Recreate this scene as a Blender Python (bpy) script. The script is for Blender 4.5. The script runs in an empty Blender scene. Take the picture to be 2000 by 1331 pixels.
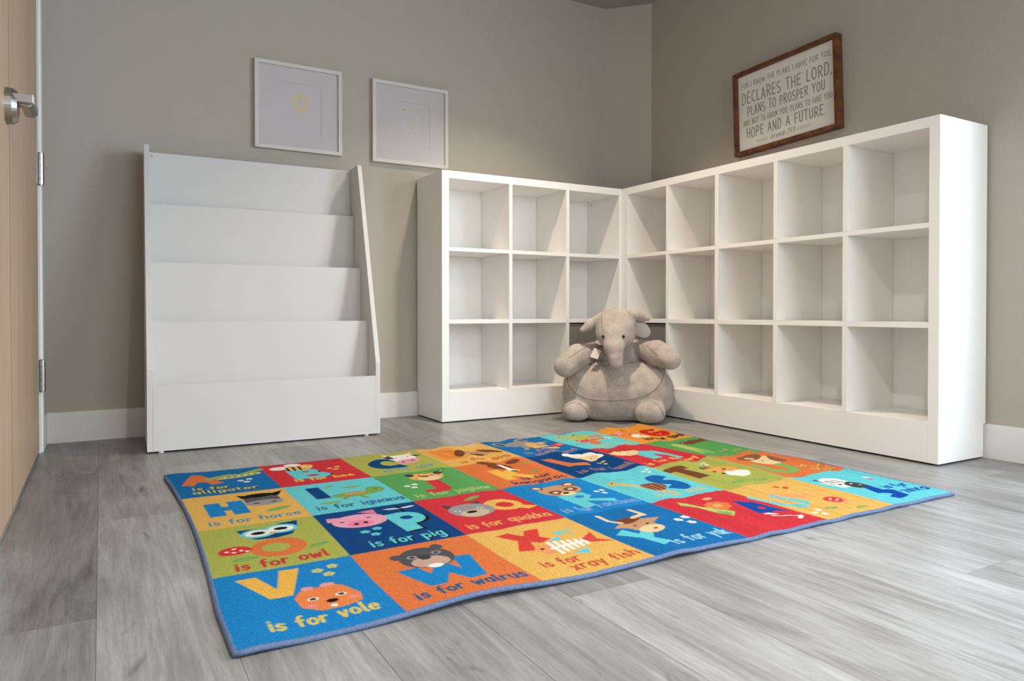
import bpy, bmesh, math, random
import numpy as np
from mathutils import Vector, Matrix

S = bpy.context.scene
COL = S.collection
R = math.radians

# ------------------------------------------------------------------ camera
cam_d = bpy.data.cameras.new('camera')
cam = bpy.data.objects.new('camera', cam_d)
COL.objects.link(cam)
cam.location = (-2.3468, -2.9376, 0.5)
_yaw, _pitch = R(29.904), R(0.6417)
cam.rotation_euler = (R(90) - _pitch, 0, -_yaw)
cam_d.sensor_fit = 'HORIZONTAL'
cam_d.sensor_width = 36.0
cam_d.lens = 36.0 * 1398.28 / 2000.0
cam_d.shift_y = -39.76 / 2000.0
cam_d.clip_start = 0.02
S.camera = cam

# ------------------------------------------------------------------ world, exposure
S.view_settings.view_transform = 'Standard'
S.view_settings.look = 'None'
S.view_settings.exposure = 0.30
S.view_settings.gamma = 1.0
S.view_settings.use_curve_mapping = False
S.cycles.max_bounces = 10
S.cycles.diffuse_bounces = 6
S.cycles.use_denoising = True
S.cycles.sample_clamp_indirect = 6.0
w = bpy.data.worlds.new('daylight')
S.world = w
w.use_nodes = True
bg = w.node_tree.nodes['Background']
bg.inputs[0].default_value = (0.78, 0.89, 1.0, 1)
bg.inputs[1].default_value = 2.5

# window daylight: the opening of window_1 in the right-hand wall
WY0, WY1, WZ0, WZ1 = -1.98, -4.35, 0.25, 1.95
def area_light(name, loc, rot, sx, sy, power, color, shape='RECTANGLE', spread=180):
    d = bpy.data.lights.new(name, 'AREA')
    d.shape = shape; d.size = sx
    if shape == 'RECTANGLE': d.size_y = sy
    d.energy = power; d.color = color; d.spread = R(spread)
    o = bpy.data.objects.new(name, d); COL.objects.link(o)
    o.location = loc; o.rotation_euler = rot
    return o
P_WIN = 150.0
area_light('window_daylight', (0.86, (WY0+WY1)/2, (WZ0+WZ1)/2+0.25), (0, R(90-24), 0), 2.1, 2.7, P_WIN, (0.67, 0.83, 1.0))
# added, unseen window behind the camera, put in for soft cool fill
VX0, VX1, VZ0, VZ1 = -1.75, -0.15, 0.75, 1.95
P_FILL_WIN = 55.0
area_light('window_daylight', ((VX0+VX1)/2, -5.5, (VZ0+VZ1)/2+0.2), (R(90-20), 0, 0), 2.0, 1.6, P_FILL_WIN, (0.84, 0.92, 1.0))
# ceiling downlights (position, power); all after the first are added as unseen fill
LAMPS = [(-0.78, -0.66, 11.5), (-0.78, -2.75, 4.0), (-1.85, -2.75, 20.0), (-1.4, -4.3, 9.0)]
ZC = 2.20
WARM = (1.0, 0.84, 0.66)

# ------------------------------------------------------------------ helpers
def tag(o, label=None, cat=None, group=None, kind=None):
    if label: o['label'] = label
    if cat: o['category'] = cat
    if group: o['group'] = group
    if kind: o['kind'] = kind
    return o
def empty(name, loc=(0, 0, 0), rz=0.0):
    o = bpy.data.objects.new(name, None); COL.objects.link(o)
    o.location = loc; o.rotation_euler = (0, 0, rz); o.empty_display_size = 0.1
    return o
def link_mesh(name, me, mat, parent=None, smooth=False):
    if mat is not None:
        for m in (mat if isinstance(mat, (list, tuple)) else [mat]): me.materials.append(m)
    if smooth: me.shade_smooth()
    o = bpy.data.objects.new(name, me); COL.objects.link(o)
    if parent: o.parent = parent
    return o
def from_bm(name, bm, mat, parent=None, smooth=False):
    bmesh.ops.recalc_face_normals(bm, faces=bm.faces[:])
    me = bpy.data.meshes.new(name); bm.to_mesh(me); bm.free()
    return link_mesh(name, me, mat, parent, smooth)
def bm_box(bm, x0, x1, y0, y1, z0, z1, bev=0.0):
    x0, x1 = min(x0, x1), max(x0, x1); y0, y1 = min(y0, y1), max(y0, y1); z0, z1 = min(z0, z1), max(z0, z1)
    r = bmesh.ops.create_cube(bm, size=1.0)
    for v in r['verts']:
        v.co = Vector(((x0+x1)/2 + v.co.x*(x1-x0), (y0+y1)/2 + v.co.y*(y1-y0), (z0+z1)/2 + v.co.z*(z1-z0)))
    if bev > 0:
        es = list({e for v in r['verts'] for e in v.link_edges})
        bmesh.ops.bevel(bm, geom=es, offset=bev, segments=2, affect='EDGES', profile=0.7)
def box(name, x0, x1, y0, y1, z0, z1, mat, parent=None, bev=0.0):
    bm = bmesh.new(); bm_box(bm, x0, x1, y0, y1, z0, z1, bev)
    return from_bm(name, bm, mat, parent)
def bm_prism(bm, pts, axis, a, b, bev=0.0):
    """pts: 2-D outline in the two remaining axes; extruded along axis from a to b."""
    def mk(p, t):
        if axis == 'x': return (t, p[0], p[1])
        if axis == 'y': return (p[0], t, p[1])
        return (p[0], p[1], t)
    A = [bm.verts.new(mk(p, a)) for p in pts]; B = [bm.verts.new(mk(p, b)) for p in pts]
    fs = [bm.faces.new(A), bm.faces.new(B[::-1])]
    n = len(pts)
    for i in range(n): fs.append(bm.faces.new((A[i], B[i], B[(i+1) % n], A[(i+1) % n])))
    if bev > 0:
        es = list({e for f in fs for e in f.edges})
        bmesh.ops.bevel(bm, geom=es, offset=bev, segments=2, affect='EDGES', profile=0.7)
def prism(name, pts, axis, a, b, mat, parent=None, bev=0.0):
    bm = bmesh.new(); bm_prism(bm, pts, axis, a, b, bev)
    return from_bm(name, bm, mat, parent)
def bm_cyl(bm, p0, p1, r0, r1=None, seg=24):
    r1 = r0 if r1 is None else r1
    p0, p1 = Vector(p0), Vector(p1); d = p1 - p0
    m = Matrix.Translation((p0+p1)/2) @ d.to_track_quat('Z', 'Y').to_matrix().to_4x4()
    bmesh.ops.create_cone(bm, cap_ends=True, segments=seg, radius1=r0, radius2=r1, depth=d.length, matrix=m)
def bm_tube(bm, pts, r, seg=8, closed=False, ru=None):
    """swept tube; ru optional second radius (vertical)."""
    P = [Vector(p) for p in pts]; n = len(P); rings = []
    for i in range(n):
        if closed: t = P[(i+1) % n] - P[i-1]
        else: t = P[min(i+1, n-1)] - P[max(i-1, 0)]
        t.normalize()
        up = Vector((0, 0, 1)) if abs(t.z) < 0.9 else Vector((1, 0, 0))
        s = t.cross(up).normalized(); u = s.cross(t).normalized()
        rr = r[i] if isinstance(r, (list, tuple)) else r
        rv = ru if ru else rr
        rings.append([bm.verts.new(P[i] + s*math.cos(2*math.pi*k/seg)*rr + u*math.sin(2*math.pi*k/seg)*rv) for k in range(seg)])
    m = n if closed else n-1
    for i in range(m):
        A, B = rings[i], rings[(i+1) % n]
        for k in range(seg): bm.faces.new((A[k], A[(k+1) % seg], B[(k+1) % seg], B[k]))
    if not closed:
        bm.faces.new(rings[0][::-1]); bm.faces.new(rings[-1])

# ------------------------------------------------------------------ materials
def srgb(r, g, b):
    f = lambda c: (c/255/12.92) if c/255 <= 0.04045 else ((c/255+0.055)/1.055)**2.4
    return (f(r), f(g), f(b), 1.0)
class NT:
    def __init__(s, name):
        s.m = bpy.data.materials.new(name); s.m.use_nodes = True
        s.t = s.m.node_tree; s.b = s.t.nodes['Principled BSDF']
    def n(s, typ, **kw):
        x = s.t.nodes.new(typ)
        for k, v in kw.items():
            if k.startswith('i_'):
                key = k[2:]; x.inputs[int(key) if key.isdigit() else key.replace('_', ' ')].default_value = v
            else: setattr(x, k, v)
        return x
    def l(s, a, b): s.t.links.new(a, b)
    def set(s, **kw):
        for k, v in kw.items(): s.b.inputs[k.replace('_', ' ')].default_value = v
def plain(name, col, rough=0.5, metal=0.0, noise=0.0, nscale=40.0, bump=0.0, bscale=200.0, spec=0.5):
    M = NT(name); M.set(Roughness=rough, Metallic=metal); M.b.inputs['Specular IOR Level'].default_value = spec
    M.b.inputs['Base Color'].default_value = col
    tc = M.n('ShaderNodeTexCoord')
    if noise > 0:
        nz = M.n('ShaderNodeTexNoise', i_Scale=nscale, i_Detail=4.0); M.l(tc.outputs['Object'], nz.inputs['Vector'])
        mr = M.n('ShaderNodeMapRange', i_3=1-noise, i_4=1+noise, i_1=0.3, i_2=0.7); M.l(nz.outputs['Fac'], mr.inputs[0])
        mx = M.n('ShaderNodeVectorMath', operation='SCALE'); mx.inputs[0].default_value = col[:3]
        M.l(mr.outputs[0], mx.inputs['Scale']); M.l(mx.outputs[0], M.b.inputs['Base Color'])
    if bump > 0:
        nb = M.n('ShaderNodeTexNoise', i_Scale=bscale, i_Detail=3.0); M.l(tc.outputs['Object'], nb.inputs['Vector'])
        bp = M.n('ShaderNodeBump', i_Strength=bump, i_Distance=0.002); M.l(nb.outputs['Fac'], bp.inputs['Height'])
        M.l(bp.outputs[0], M.b.inputs['Normal'])
    return M.m
def emitter(name, col, st):
    M = NT(name); M.b.inputs['Emission Color'].default_value = col; M.b.inputs['Emission Strength'].default_value = st
    return M.m
def attr_mat(name, rough=0.9, grain=0.0, gscale=600.0, bump=0.0, bscale=500.0, sheen=0.0, spec=0.3):
    """colour comes from the mesh's own 'Col' attribute (the printed/woven pattern)."""
    M = NT(name); M.set(Roughness=rough); M.b.inputs['Specular IOR Level'].default_value = spec
    a = M.n('ShaderNodeVertexColor'); a.layer_name = 'Col'
    out = a.outputs['Color']; tc = M.n('ShaderNodeTexCoord')
    if grain > 0:
        nz = M.n('ShaderNodeTexNoise', i_Scale=gscale, i_Detail=2.0); M.l(tc.outputs['Object'], nz.inputs['Vector'])
        mr = M.n('ShaderNodeMapRange', i_1=0.3, i_2=0.7, i_3=1-grain, i_4=1+grain); M.l(nz.outputs['Fac'], mr.inputs[0])
        mx = M.n('ShaderNodeVectorMath', operation='SCALE'); M.l(out, mx.inputs[0]); M.l(mr.outputs[0], mx.inputs['Scale'])
        out = mx.outputs[0]
    M.l(out, M.b.inputs['Base Color'])
    if bump > 0:
        nb = M.n('ShaderNodeTexNoise', i_Scale=bscale, i_Detail=2.0); M.l(tc.outputs['Object'], nb.inputs['Vector'])
        bp = M.n('ShaderNodeBump', i_Strength=bump, i_Distance=0.003); M.l(nb.outputs['Fac'], bp.inputs['Height'])
        M.l(bp.outputs[0], M.b.inputs['Normal'])
    if sheen > 0:
        M.b.inputs['Sheen Weight'].default_value = sheen; M.b.inputs['Sheen Roughness'].default_value = 0.5
    return M.m
def wood(name, c0, c1, scale, axis, rough=0.5, stretch=14.0):
    M = NT(name); M.set(Roughness=rough)
    tc = M.n('ShaderNodeTexCoord'); mp = M.n('ShaderNodeMapping')
    sc = [scale*stretch]*3; sc['xyz'.index(axis)] = scale
    mp.inputs['Scale'].default_value = sc
    M.l(tc.outputs['Object'], mp.inputs['Vector'])
    nz = M.n('ShaderNodeTexNoise', i_Scale=1.0, i_Detail=6.0, i_Roughness=0.6, i_Distortion=0.4)
    M.l(mp.outputs[0], nz.inputs['Vector'])
    cr = M.n('ShaderNodeValToRGB')
    cr.color_ramp.elements[0].position = 0.32; cr.color_ramp.elements[0].color = c0
    cr.color_ramp.elements[1].position = 0.68; cr.color_ramp.elements[1].color = c1
    M.l(nz.outputs['Fac'], cr.inputs[0]); M.l(cr.outputs[0], M.b.inputs['Base Color'])
    return M.m
M_WALL = plain('greige_wall_paint', (0.43, 0.39, 0.33, 1), 0.85, bump=0.5, bscale=120.0, spec=0.25)
M_CEIL = plain('ceiling_paint', (0.34, 0.33, 0.30, 1), 0.9, bump=0.2, bscale=150.0, spec=0.2)
M_TRIM = plain('white_trim_paint', (0.72, 0.70, 0.66, 1), 0.45)
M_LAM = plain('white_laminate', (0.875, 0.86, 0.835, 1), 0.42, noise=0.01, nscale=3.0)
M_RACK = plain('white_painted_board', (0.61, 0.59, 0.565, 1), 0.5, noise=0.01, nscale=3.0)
M_DOOR = wood('maple_door_veneer', srgb(172, 142, 116), srgb(192, 163, 135), 1.2, 'z', 0.45, 22)
M_NICK = plain('satin_nickel', (0.42, 0.40, 0.375, 1), 0.3, metal=1.0)
M_GAP = plain('plank_seam', (0.10, 0.095, 0.09, 1), 0.8)
M_DARK = plain('dark_gap', (0.01, 0.01, 0.01, 1), 0.9)
M_FRW = plain('white_frame_paint', (0.58, 0.55, 0.50, 1), 0.4)
M_MAT = plain('white_mount_card', (0.54, 0.49, 0.478, 1), 0.9)
M_BRN = wood('walnut_stained_frame', srgb(70, 36, 16), srgb(122, 70, 36), 6.0, 'y', 0.55, 6)
M_BIN = plain('charcoal_fabric', (0.21, 0.20, 0.185, 1), 0.95, noise=0.12, nscale=350.0, bump=0.3, bscale=500.0, spec=0.2)
M_BIND = plain('blue_grey_binding', srgb(86, 102, 134), 0.8, noise=0.2, nscale=260.0, bump=0.5, bscale=300.0, spec=0.3)
M_GLIDE = plain('white_plastic_glide', (0.8, 0.8, 0.8, 1), 0.4)
M_SCREW = plain('screw_metal', (0.35, 0.33, 0.30, 1), 0.4, metal=1.0)
# ------------------------------------------------------------------ the room
XC, YA, XB, YF = -2.536, 0.300, 0.295, -5.0
BH, BT = 0.117, 0.014
def struct(o): return tag(o, kind='structure')
struct(prism('wall_back', [(XC-0.1, YA), (0.117, YA), (0.117, YA+0.1), (XC-0.1, YA+0.1)], 'z', 0, ZC, M_WALL))
struct(prism('wall_corner', [(0.117, YA), (XB, 0.113), (XB+0.1, 0.113), (XB+0.1, YA+0.1), (0.117, YA+0.1)], 'z', 0, ZC, M_WALL))
bm = bmesh.new()
WT = 0.16
for (a, b, c, d) in ((0.113, WY0, 0, ZC), (WY0, WY1, 0, WZ0), (WY0, WY1, WZ1, ZC), (WY1, YF, 0, ZC)):
    bm_box(bm, XB, XB+WT, a, b, c, d)
struct(from_bm('wall_right', bm, M_WALL))
DY0, DY1, DZ = 0.085, -1.145, 2.05
bm = bmesh.new()
for (a, b, c, d) in ((YA, DY0, 0, ZC), (DY0, DY1, DZ, ZC), (DY1, YF, 0, ZC)):
    bm_box(bm, XC-0.12, XC, a, b, c, d)
struct(from_bm('wall_left', bm, M_WALL))
bm = bmesh.new()
for (a, b, c, d) in ((XC-0.12, VX0, 0, ZC), (VX1, XB+WT, 0, ZC), (VX0, VX1, 0, VZ0), (VX0, VX1, VZ1, ZC)):
    bm_box(bm, a, b, YF-0.14, YF, c, d)
struct(from_bm('wall_front', bm, M_WALL))
struct(box('ceiling', XC-0.12, XB+WT, YF-0.1, YA+0.1, ZC, ZC+0.1, M_CEIL))

# floor: vinyl planks running away along the right-hand wall
random.seed(5)
PW, PX0, PL = 0.1803, -2.355, 1.22
spec_joint = {-1: -0.37, 0: -0.97, 4: -1.906, 8: -2.19, 3: -1.45, 5: -1.6, 9: -1.62, 6: -1.5, 7: -1.75, 1: -1.6, 2: -1.3, 10: -2.5, 11: -1.35}
tone_fix = {(-1, 0): 0.30, (-1, 1): 0.18, (-1, -1): 0.42, (0, 0): 0.42, (0, 1): 0.62, (0, -1): 0.3, (4, 1): 0.75, (4, 0): 0.22, (8, 0): 0.62, (8, 1): 0.5,
            (7, 1): 0.78, (6, 0): 0.32, (5, 1): 0.55, (5, 2): 0.6, (1, 1): 0.55, (1, 0): 0.5}
vs, fs, tone, seed = [], [], [], []
def plank(x0, x1, y0, y1, t, s):
    i = len(vs); vs.extend([(x0, y0, 0), (x1, y0, 0), (x1, y1, 0), (x0, y1, 0)]); fs.append((i, i+1, i+2, i+3)); tone.append(t); seed.append(s)
g = 0.0003
for k in range(-2, 17):
    xa, xb = max(PX0+PW*k, XC-0.1), min(PX0+PW*(k+1), XB+0.1)
    if xb <= xa: continue
    j0 = spec_joint.get(k, random.uniform(-2.6, -1.4))
    for n in range(-3, 5):
        yb, ya = j0 - PL*(n-1), j0 - PL*n
        ya, yb = max(ya, YF), min(yb, YA+0.05)
        if yb - ya < 0.01: continue
        t = tone_fix.get((k, n), random.uniform(0.28, 0.72))
        plank(xa+g, xb-g, ya+g, yb-g, t, random.uniform(0, 100))
i = len(vs); vs.extend([(XC-0.12, YF-0.1, -0.001), (XB+WT, YF-0.1, -0.001), (XB+WT, YA+0.1, -0.001), (XC-0.12, YA+0.1, -0.001)]); fs.append((i, i+1, i+2, i+3)); tone.append(0); seed.append(0)
me = bpy.data.meshes.new('floor'); me.from_pydata(vs, [], fs); me.update()
at = me.attributes.new('tone', 'FLOAT', 'FACE'); at.data.foreach_set('value', tone)
at = me.attributes.new('seed', 'FLOAT', 'FACE'); at.data.foreach_set('value', seed)
me.polygons.foreach_set('material_index', [0]*(len(fs)-1)+[1])
F = NT('grey_oak_vinyl_plank')
F.set(Roughness=0.36); F.b.inputs['Specular IOR Level'].default_value = 0.45
tc = F.n('ShaderNodeTexCoord'); at_t = F.n('ShaderNodeAttribute', attribute_name='tone'); at_s = F.n('ShaderNodeAttribute', attribute_name='seed')
off = F.n('ShaderNodeCombineXYZ'); F.l(at_s.outputs['Fac'], off.inputs[0]); F.l(at_s.outputs['Fac'], off.inputs[1]); F.l(at_s.outputs['Fac'], off.inputs[2])
add = F.n('ShaderNodeVectorMath', operation='ADD'); F.l(tc.outputs['Object'], add.inputs[0]); F.l(off.outputs[0], add.inputs[1])
def fnoise(scale, vec, det, rough=0.6, dist=0.0):
    mp = F.n('ShaderNodeMapping'); mp.inputs['Scale'].default_value = vec; F.l(add.outputs[0], mp.inputs['Vector'])
    nz = F.n('ShaderNodeTexNoise', i_Scale=scale, i_Detail=det, i_Roughness=rough, i_Distortion=dist); F.l(mp.outputs[0], nz.inputs['Vector'])
    return nz.outputs['Fac']
def math_n(op, a, b=None, c=None):
    m = F.n('ShaderNodeMath', operation=op)
    for i, x in enumerate((a, b, c)):
        if x is None: continue
        if isinstance(x, (int, float)): m.inputs[i].default_value = x
        else: F.l(x, m.inputs[i])
    return m.outputs[0]
g1 = fnoise(1.0, (14, 1.5, 1), 5, 0.6, 1.2)      # broad cathedral figure
g2 = fnoise(1.0, (120, 5, 1), 4, 0.7, 0.3)       # fine grain
g3 = fnoise(1.0, (5, 1.1, 1), 3, 0.5, 2.0)       # cloudy patches
g4 = fnoise(1.0, (420, 40, 1), 2, 0.6, 0.0)      # pores
# growth rings: bands of a distorted field
rg = math_n('MULTIPLY_ADD', g1, 26.0, 0.0); rs = math_n('SINE', rg)
v = math_n('MULTIPLY_ADD', at_t.outputs['Fac'], 0.5, 0.25)
v = math_n('ADD', v, math_n('MULTIPLY_ADD', g2, 0.55, -0.275))
v = math_n('ADD', v, math_n('MULTIPLY_ADD', g3, 0.62, -0.31))
v = math_n('ADD', v, math_n('MULTIPLY', rs, 0.06))
v = math_n('ADD', v, math_n('MULTIPLY_ADD', g4, 0.26, -0.13))
knot = fnoise(1.0, (8, 2.0, 1), 3, 0.6, 2.5)
kd = math_n('MULTIPLY', math_n('MAXIMUM', math_n('SUBTRACT', knot, 0.665), 0.0), -3.6)
v = math_n('ADD', v, kd)
cr = F.n('ShaderNodeValToRGB'); e = cr.color_ramp.elements
e[0].position = 0.05; e[0].color = (0.072, 0.066, 0.062, 1)
e[1].position = 0.95; e[1].color = (0.39, 0.39, 0.385, 1)
x = cr.color_ramp.elements.new(0.5); x.color = (0.213, 0.204, 0.194, 1)
F.l(v, cr.inputs[0]); F.l(cr.outputs[0], F.b.inputs['Base Color'])
bp = F.n('ShaderNodeBump', i_Strength=0.12, i_Distance=0.001); F.l(g2, bp.inputs['Height']); F.l(bp.outputs[0], F.b.inputs['Normal'])
struct(link_mesh('floor', me, [F.m, M_GAP]))

# baseboards
def bb(name, pts, mat=M_TRIM):
    return struct(prism(name, pts, 'z', 0.0, BH, mat, bev=0.0012))
bb('baseboard_back', [(XC, YA), (0.117, YA), (0.117, YA-BT), (XC, YA-BT)])
bb('baseboard_right', [(XB, 0.113), (XB, WY0-2.85), (XB-BT, WY0-2.85), (XB-BT, 0.113)])
bb('baseboard_left', [(XC, YA-BT), (XC, 0.19), (XC+0.012, 0.19), (XC+0.012, YA-BT)])

# door in the left wall (hinged near the back corner)
door = tag(empty('door_1', (XC, DY0, 0)), kind='structure')
def dl(o): o.parent = door; o.matrix_parent_inverse = Matrix.Translation(-door.location); return o
dl(box('door_leaf', XC-0.045, XC, -1.14, 0.078, 0.012, DZ-0.006, M_DOOR, bev=0.001))
dl(box('veneer_seam', XC-0.001, XC+0.0004, -0.818, -0.8155, 0.013, DZ-0.01, plain('veneer_seam_line', srgb(120, 92, 68), 0.6)))
bm = bmesh.new()
bm_prism(bm, [(XC, DY0+0.002), (XC+0.004, DY0+0.002), (XC+0.004, DY0+0.022), (XC+0.011, DY0+0.026), (XC+0.011, DY0+0.10), (XC+0.006, DY0+0.105), (XC, DY0+0.105)], 'z', 0, DZ+0.05, 0.0)
struct(from_bm('trim_1', bm, M_TRIM))
struct(box('trim_2', XC-0.05, XC+0.008, DY1-0.06, DY1+0.002, 0, DZ+0.05, M_TRIM))
for zc in (0.275, 1.005, 1.86):
    bm = bmesh.new()
    for i in range(5):
        a = zc-0.055 + i*0.022
        bm_cyl(bm, (XC+0.0105, DY0, a+0.0004), (XC+0.0105, DY0, a+0.0216), 0.0098, seg=20)
    bm_cyl(bm, (XC+0.0105, DY0, zc-0.058), (XC+0.0105, DY0, zc-0.055), 0.0075, seg=16)
    bm_cyl(bm, (XC+0.0105, DY0, zc+0.055), (XC+0.0105, DY0, zc+0.058), 0.0075, seg=16)
    bm_box(bm, XC+0.0002, XC+0.0025, DY0-0.03, DY0+0.02, zc-0.054, zc+0.054)
    dl(from_bm('hinge', bm, M_NICK))
# lever handle
HY, HZ = -0.885, 0.985
bm = bmesh.new()
bm_cyl(bm, (XC, HY, HZ), (XC+0.014, HY, HZ), 0.043, 0.042, 40)
bm_cyl(bm, (XC+0.014, HY, HZ), (XC+0.024, HY, HZ), 0.042, 0.034, 40)
hd = dl(from_bm('door_handle', bm, M_NICK, smooth=False))
bm = bmesh.new()
bm_box(bm, XC+0.014, XC+0.056, HY-0.034, HY+0.014, 0.990, 1.009, 0.0015)
bm_prism(bm, [(XC+0.030, 0.986), (XC+0.046, 0.984), (XC+0.057, 0.992), (XC+0.057, 1.009), (XC+0.032, 1.009)], 'y', HY-0.016, HY+0.098, 0.0015)
bm_cyl(bm, (XC+0.02, HY, HZ+0.012), (XC+0.034, HY, HZ+0.012), 0.013, 0.013, 24)
lv = from_bm('lever', bm, M_NICK); lv.parent = hd; lv.matrix_parent_inverse = Matrix.Identity(4)
# window in the right-hand wall, beside the camera: it lets the daylight in
win = tag(empty('window_1', (XB, WY0, WZ0)), kind='structure')
def wl(o): o.parent = win; o.matrix_parent_inverse = Matrix.Translation(-win.location); return o
bm = bmesh.new(); t = 0.04; X0, X1 = XB+0.10, XB+0.15
bm_box(bm, X0, X1, WY0, WY0-t, WZ0, WZ1); bm_box(bm, X0, X1, WY1+t, WY1, WZ0, WZ1)
bm_box(bm, X0, X1, WY0-t, WY1+t, WZ0, WZ0+t); bm_box(bm, X0, X1, WY0-t, WY1+t, WZ1-t, WZ1)
bm_box(bm, X0, X1, (WY0+WY1)/2-0.02, (WY0+WY1)/2+0.02, WZ0+t, WZ1-t)
wl(from_bm('window_frame', bm, M_TRIM))
wl(box('window_sill', XB-0.02, XB+WT, WY0+0.02, WY1-0.02, WZ0-0.02, WZ0, M_TRIM, bev=0.002))
fill_win = tag(empty('added_fill_window', (VX0, YF, VZ0)), kind='structure')  # frame of the added window, out of view, that carries the fill
bm = bmesh.new(); Y0, Y1 = YF-0.13, YF-0.09
bm_box(bm, VX0, VX0+t, Y0, Y1, VZ0, VZ1); bm_box(bm, VX1-t, VX1, Y0, Y1, VZ0, VZ1)
bm_box(bm, VX0+t, VX1-t, Y0, Y1, VZ0, VZ0+t); bm_box(bm, VX0+t, VX1-t, Y0, Y1, VZ1-t, VZ1)
bm_box(bm, (VX0+VX1)/2-0.02, (VX0+VX1)/2+0.02, Y0, Y1, VZ0+t, VZ1-t)
o = from_bm('window_frame', bm, M_TRIM); o.parent = fill_win; o.matrix_parent_inverse = Matrix.Translation(-fill_win.location)
# recessed ceiling downlights: one by the shelf corner, three added for fill
M_LAMP = emitter('warm_lamp_lens', (1.0, 0.82, 0.62, 1), 6.0)
for i, (x, y, pw) in enumerate(LAMPS):
    rl = empty('recessed_light', (x, y, ZC))
    bm = bmesh.new()
    n = 40; ring = []
    for (r, z) in ((0.085, 0.0), (0.085, -0.006), (0.066, -0.006), (0.060, 0.0)):
        ring.append([bm.verts.new((r*math.cos(2*math.pi*k/n), r*math.sin(2*math.pi*k/n), z)) for k in range(n)])
    for a in range(4):
        A, B = ring[a], ring[(a+1) % 4]
        for k in range(n): bm.faces.new((A[k], A[(k+1) % n], B[(k+1) % n], B[k]))
    from_bm('trim_ring', bm, M_TRIM, rl)
    bm = bmesh.new(); bm_cyl(bm, (0, 0, -0.001), (0, 0, -0.004), 0.061, seg=40)
    from_bm('lens', bm, M_LAMP, rl)
    tag(rl, ['round recessed ceiling light nearest the cube shelf corner', 'added fill light, round and recessed, nearest the window in the right wall',
             'added fill light, round and recessed, nearest the door side of the room', 'added fill light, round and recessed, nearest the front wall behind the viewer'][i],
        'ceiling light', 'recessed ceiling lights')
    L = area_light('downlight', (x, y, ZC-0.008), (0, 0, 0), 0.09, 0, pw, WARM if i == 0 else (1.0, 0.94, 0.87), 'DISK', 105 if i == 0 else 140)
# ------------------------------------------------------------------ cube shelves
H, ZB = 1.138, 0.006
ROWS = [(1.1037, 0.7932), (0.7763, 0.4664), (0.4478, 0.1378)]       # open cell top / bottom heights
def cube_shelf(name, W, D, stile_a, stile_b, divs, nlegs):
    """local frame: x along the front, y = 0 front, y = D back."""
    t = empty(name)
    def side(x0, x1):
        prism('side_panel', [(0, ZB), (D-0.0144, ZB), (D-0.0144, BH+0.002), (D, BH+0.002), (D, H), (0, H)], 'x', x0, x1, M_LAM, t, 0.0007)
    side(0, stile_a); side(W-stile_b, W)
    e = 0.0003
    box('top_panel', stile_a+e, W-stile_b-e, 0, D-0.001, ROWS[0][0], H, M_LAM, t, 0.0006)
    box('bottom_panel', stile_a+e, W-stile_b-e, 0.018, D-0.0145, 0.120, ROWS[2][1], M_LAM, t, 0.0005)
    box('kick_panel', stile_a+e, W-stile_b-e, 0, 0.0178, ZB, ROWS[2][1], M_LAM, t, 0.0006)
    for (a, b) in ((ROWS[0][1], ROWS[1][0]), (ROWS[1][1], ROWS[2][0])):
        box('shelf_board', stile_a+e, W-stile_b-e, 0.0004, D-0.0085, b, a, M_LAM, t, 0.0006)
    for (x0, x1) in divs:
        for (a, b) in ROWS:
            box('divider', x0, x1, 0, D-0.0085, b+e, a-e, M_LAM, t, 0.0006)
    box('back_panel', stile_a+e, W-stile_b-e, D-0.007, D-0.001, 0.121, H-0.002, M_LAM, t)
    for x in (0.05, W-0.05):
        for y in (0.05, D-0.05):
            bm = bmesh.new(); bm_cyl(bm, (x, y, 0), (x, y, ZB), 0.011, seg=16); from_bm('glide', bm, M_GLIDE, t)
    return t
XAL = -1.019
xa = [(-0.6729, -0.6545), (-0.3476, -0.3292)]
shelfA = cube_shelf('cube_shelf', 1.019, 0.289, 0.035, 0.018, [(a-XAL, b-XAL) for a, b in xa], 4)
shelfA.location = (XAL, 0, 0)
tag(shelfA, 'white cube shelf three cubbies wide along the back wall, under the picture frames', 'shelf')
for (x0_, x1_) in ((0.985, 0.995),):
    bm = bmesh.new(); bm_cyl(bm, (x0_, 0.281, 1.085), (x0_, 0.2835, 1.085), 0.0022, seg=10); from_bm('screw_hole', bm, M_DARK, shelfA)
    bm = bmesh.new(); bm_cyl(bm, (0.9995, 0.245, 1.082), (1.002, 0.245, 1.082), 0.003, seg=10); from_bm('screw_hole', bm, M_DARK, shelfA)
YBL = 1.622
yb = [(0.3331, 0.3499), (0.6471, 0.6679), (0.9638, 0.9825), (1.2739, 1.2931)]
shelfB = cube_shelf('cube_shelf', YBL-0.0005, 0.283, 0.0414, 0.035, [(a-0.0005, b-0.0005) for a, b in yb], 4)
shelfB.location = (0, -0.0005, 0); shelfB.rotation_euler = (0, 0, R(-90))
tag(shelfB, 'white cube shelf five cubbies wide along the right wall, under the wooden text sign', 'shelf')

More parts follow.
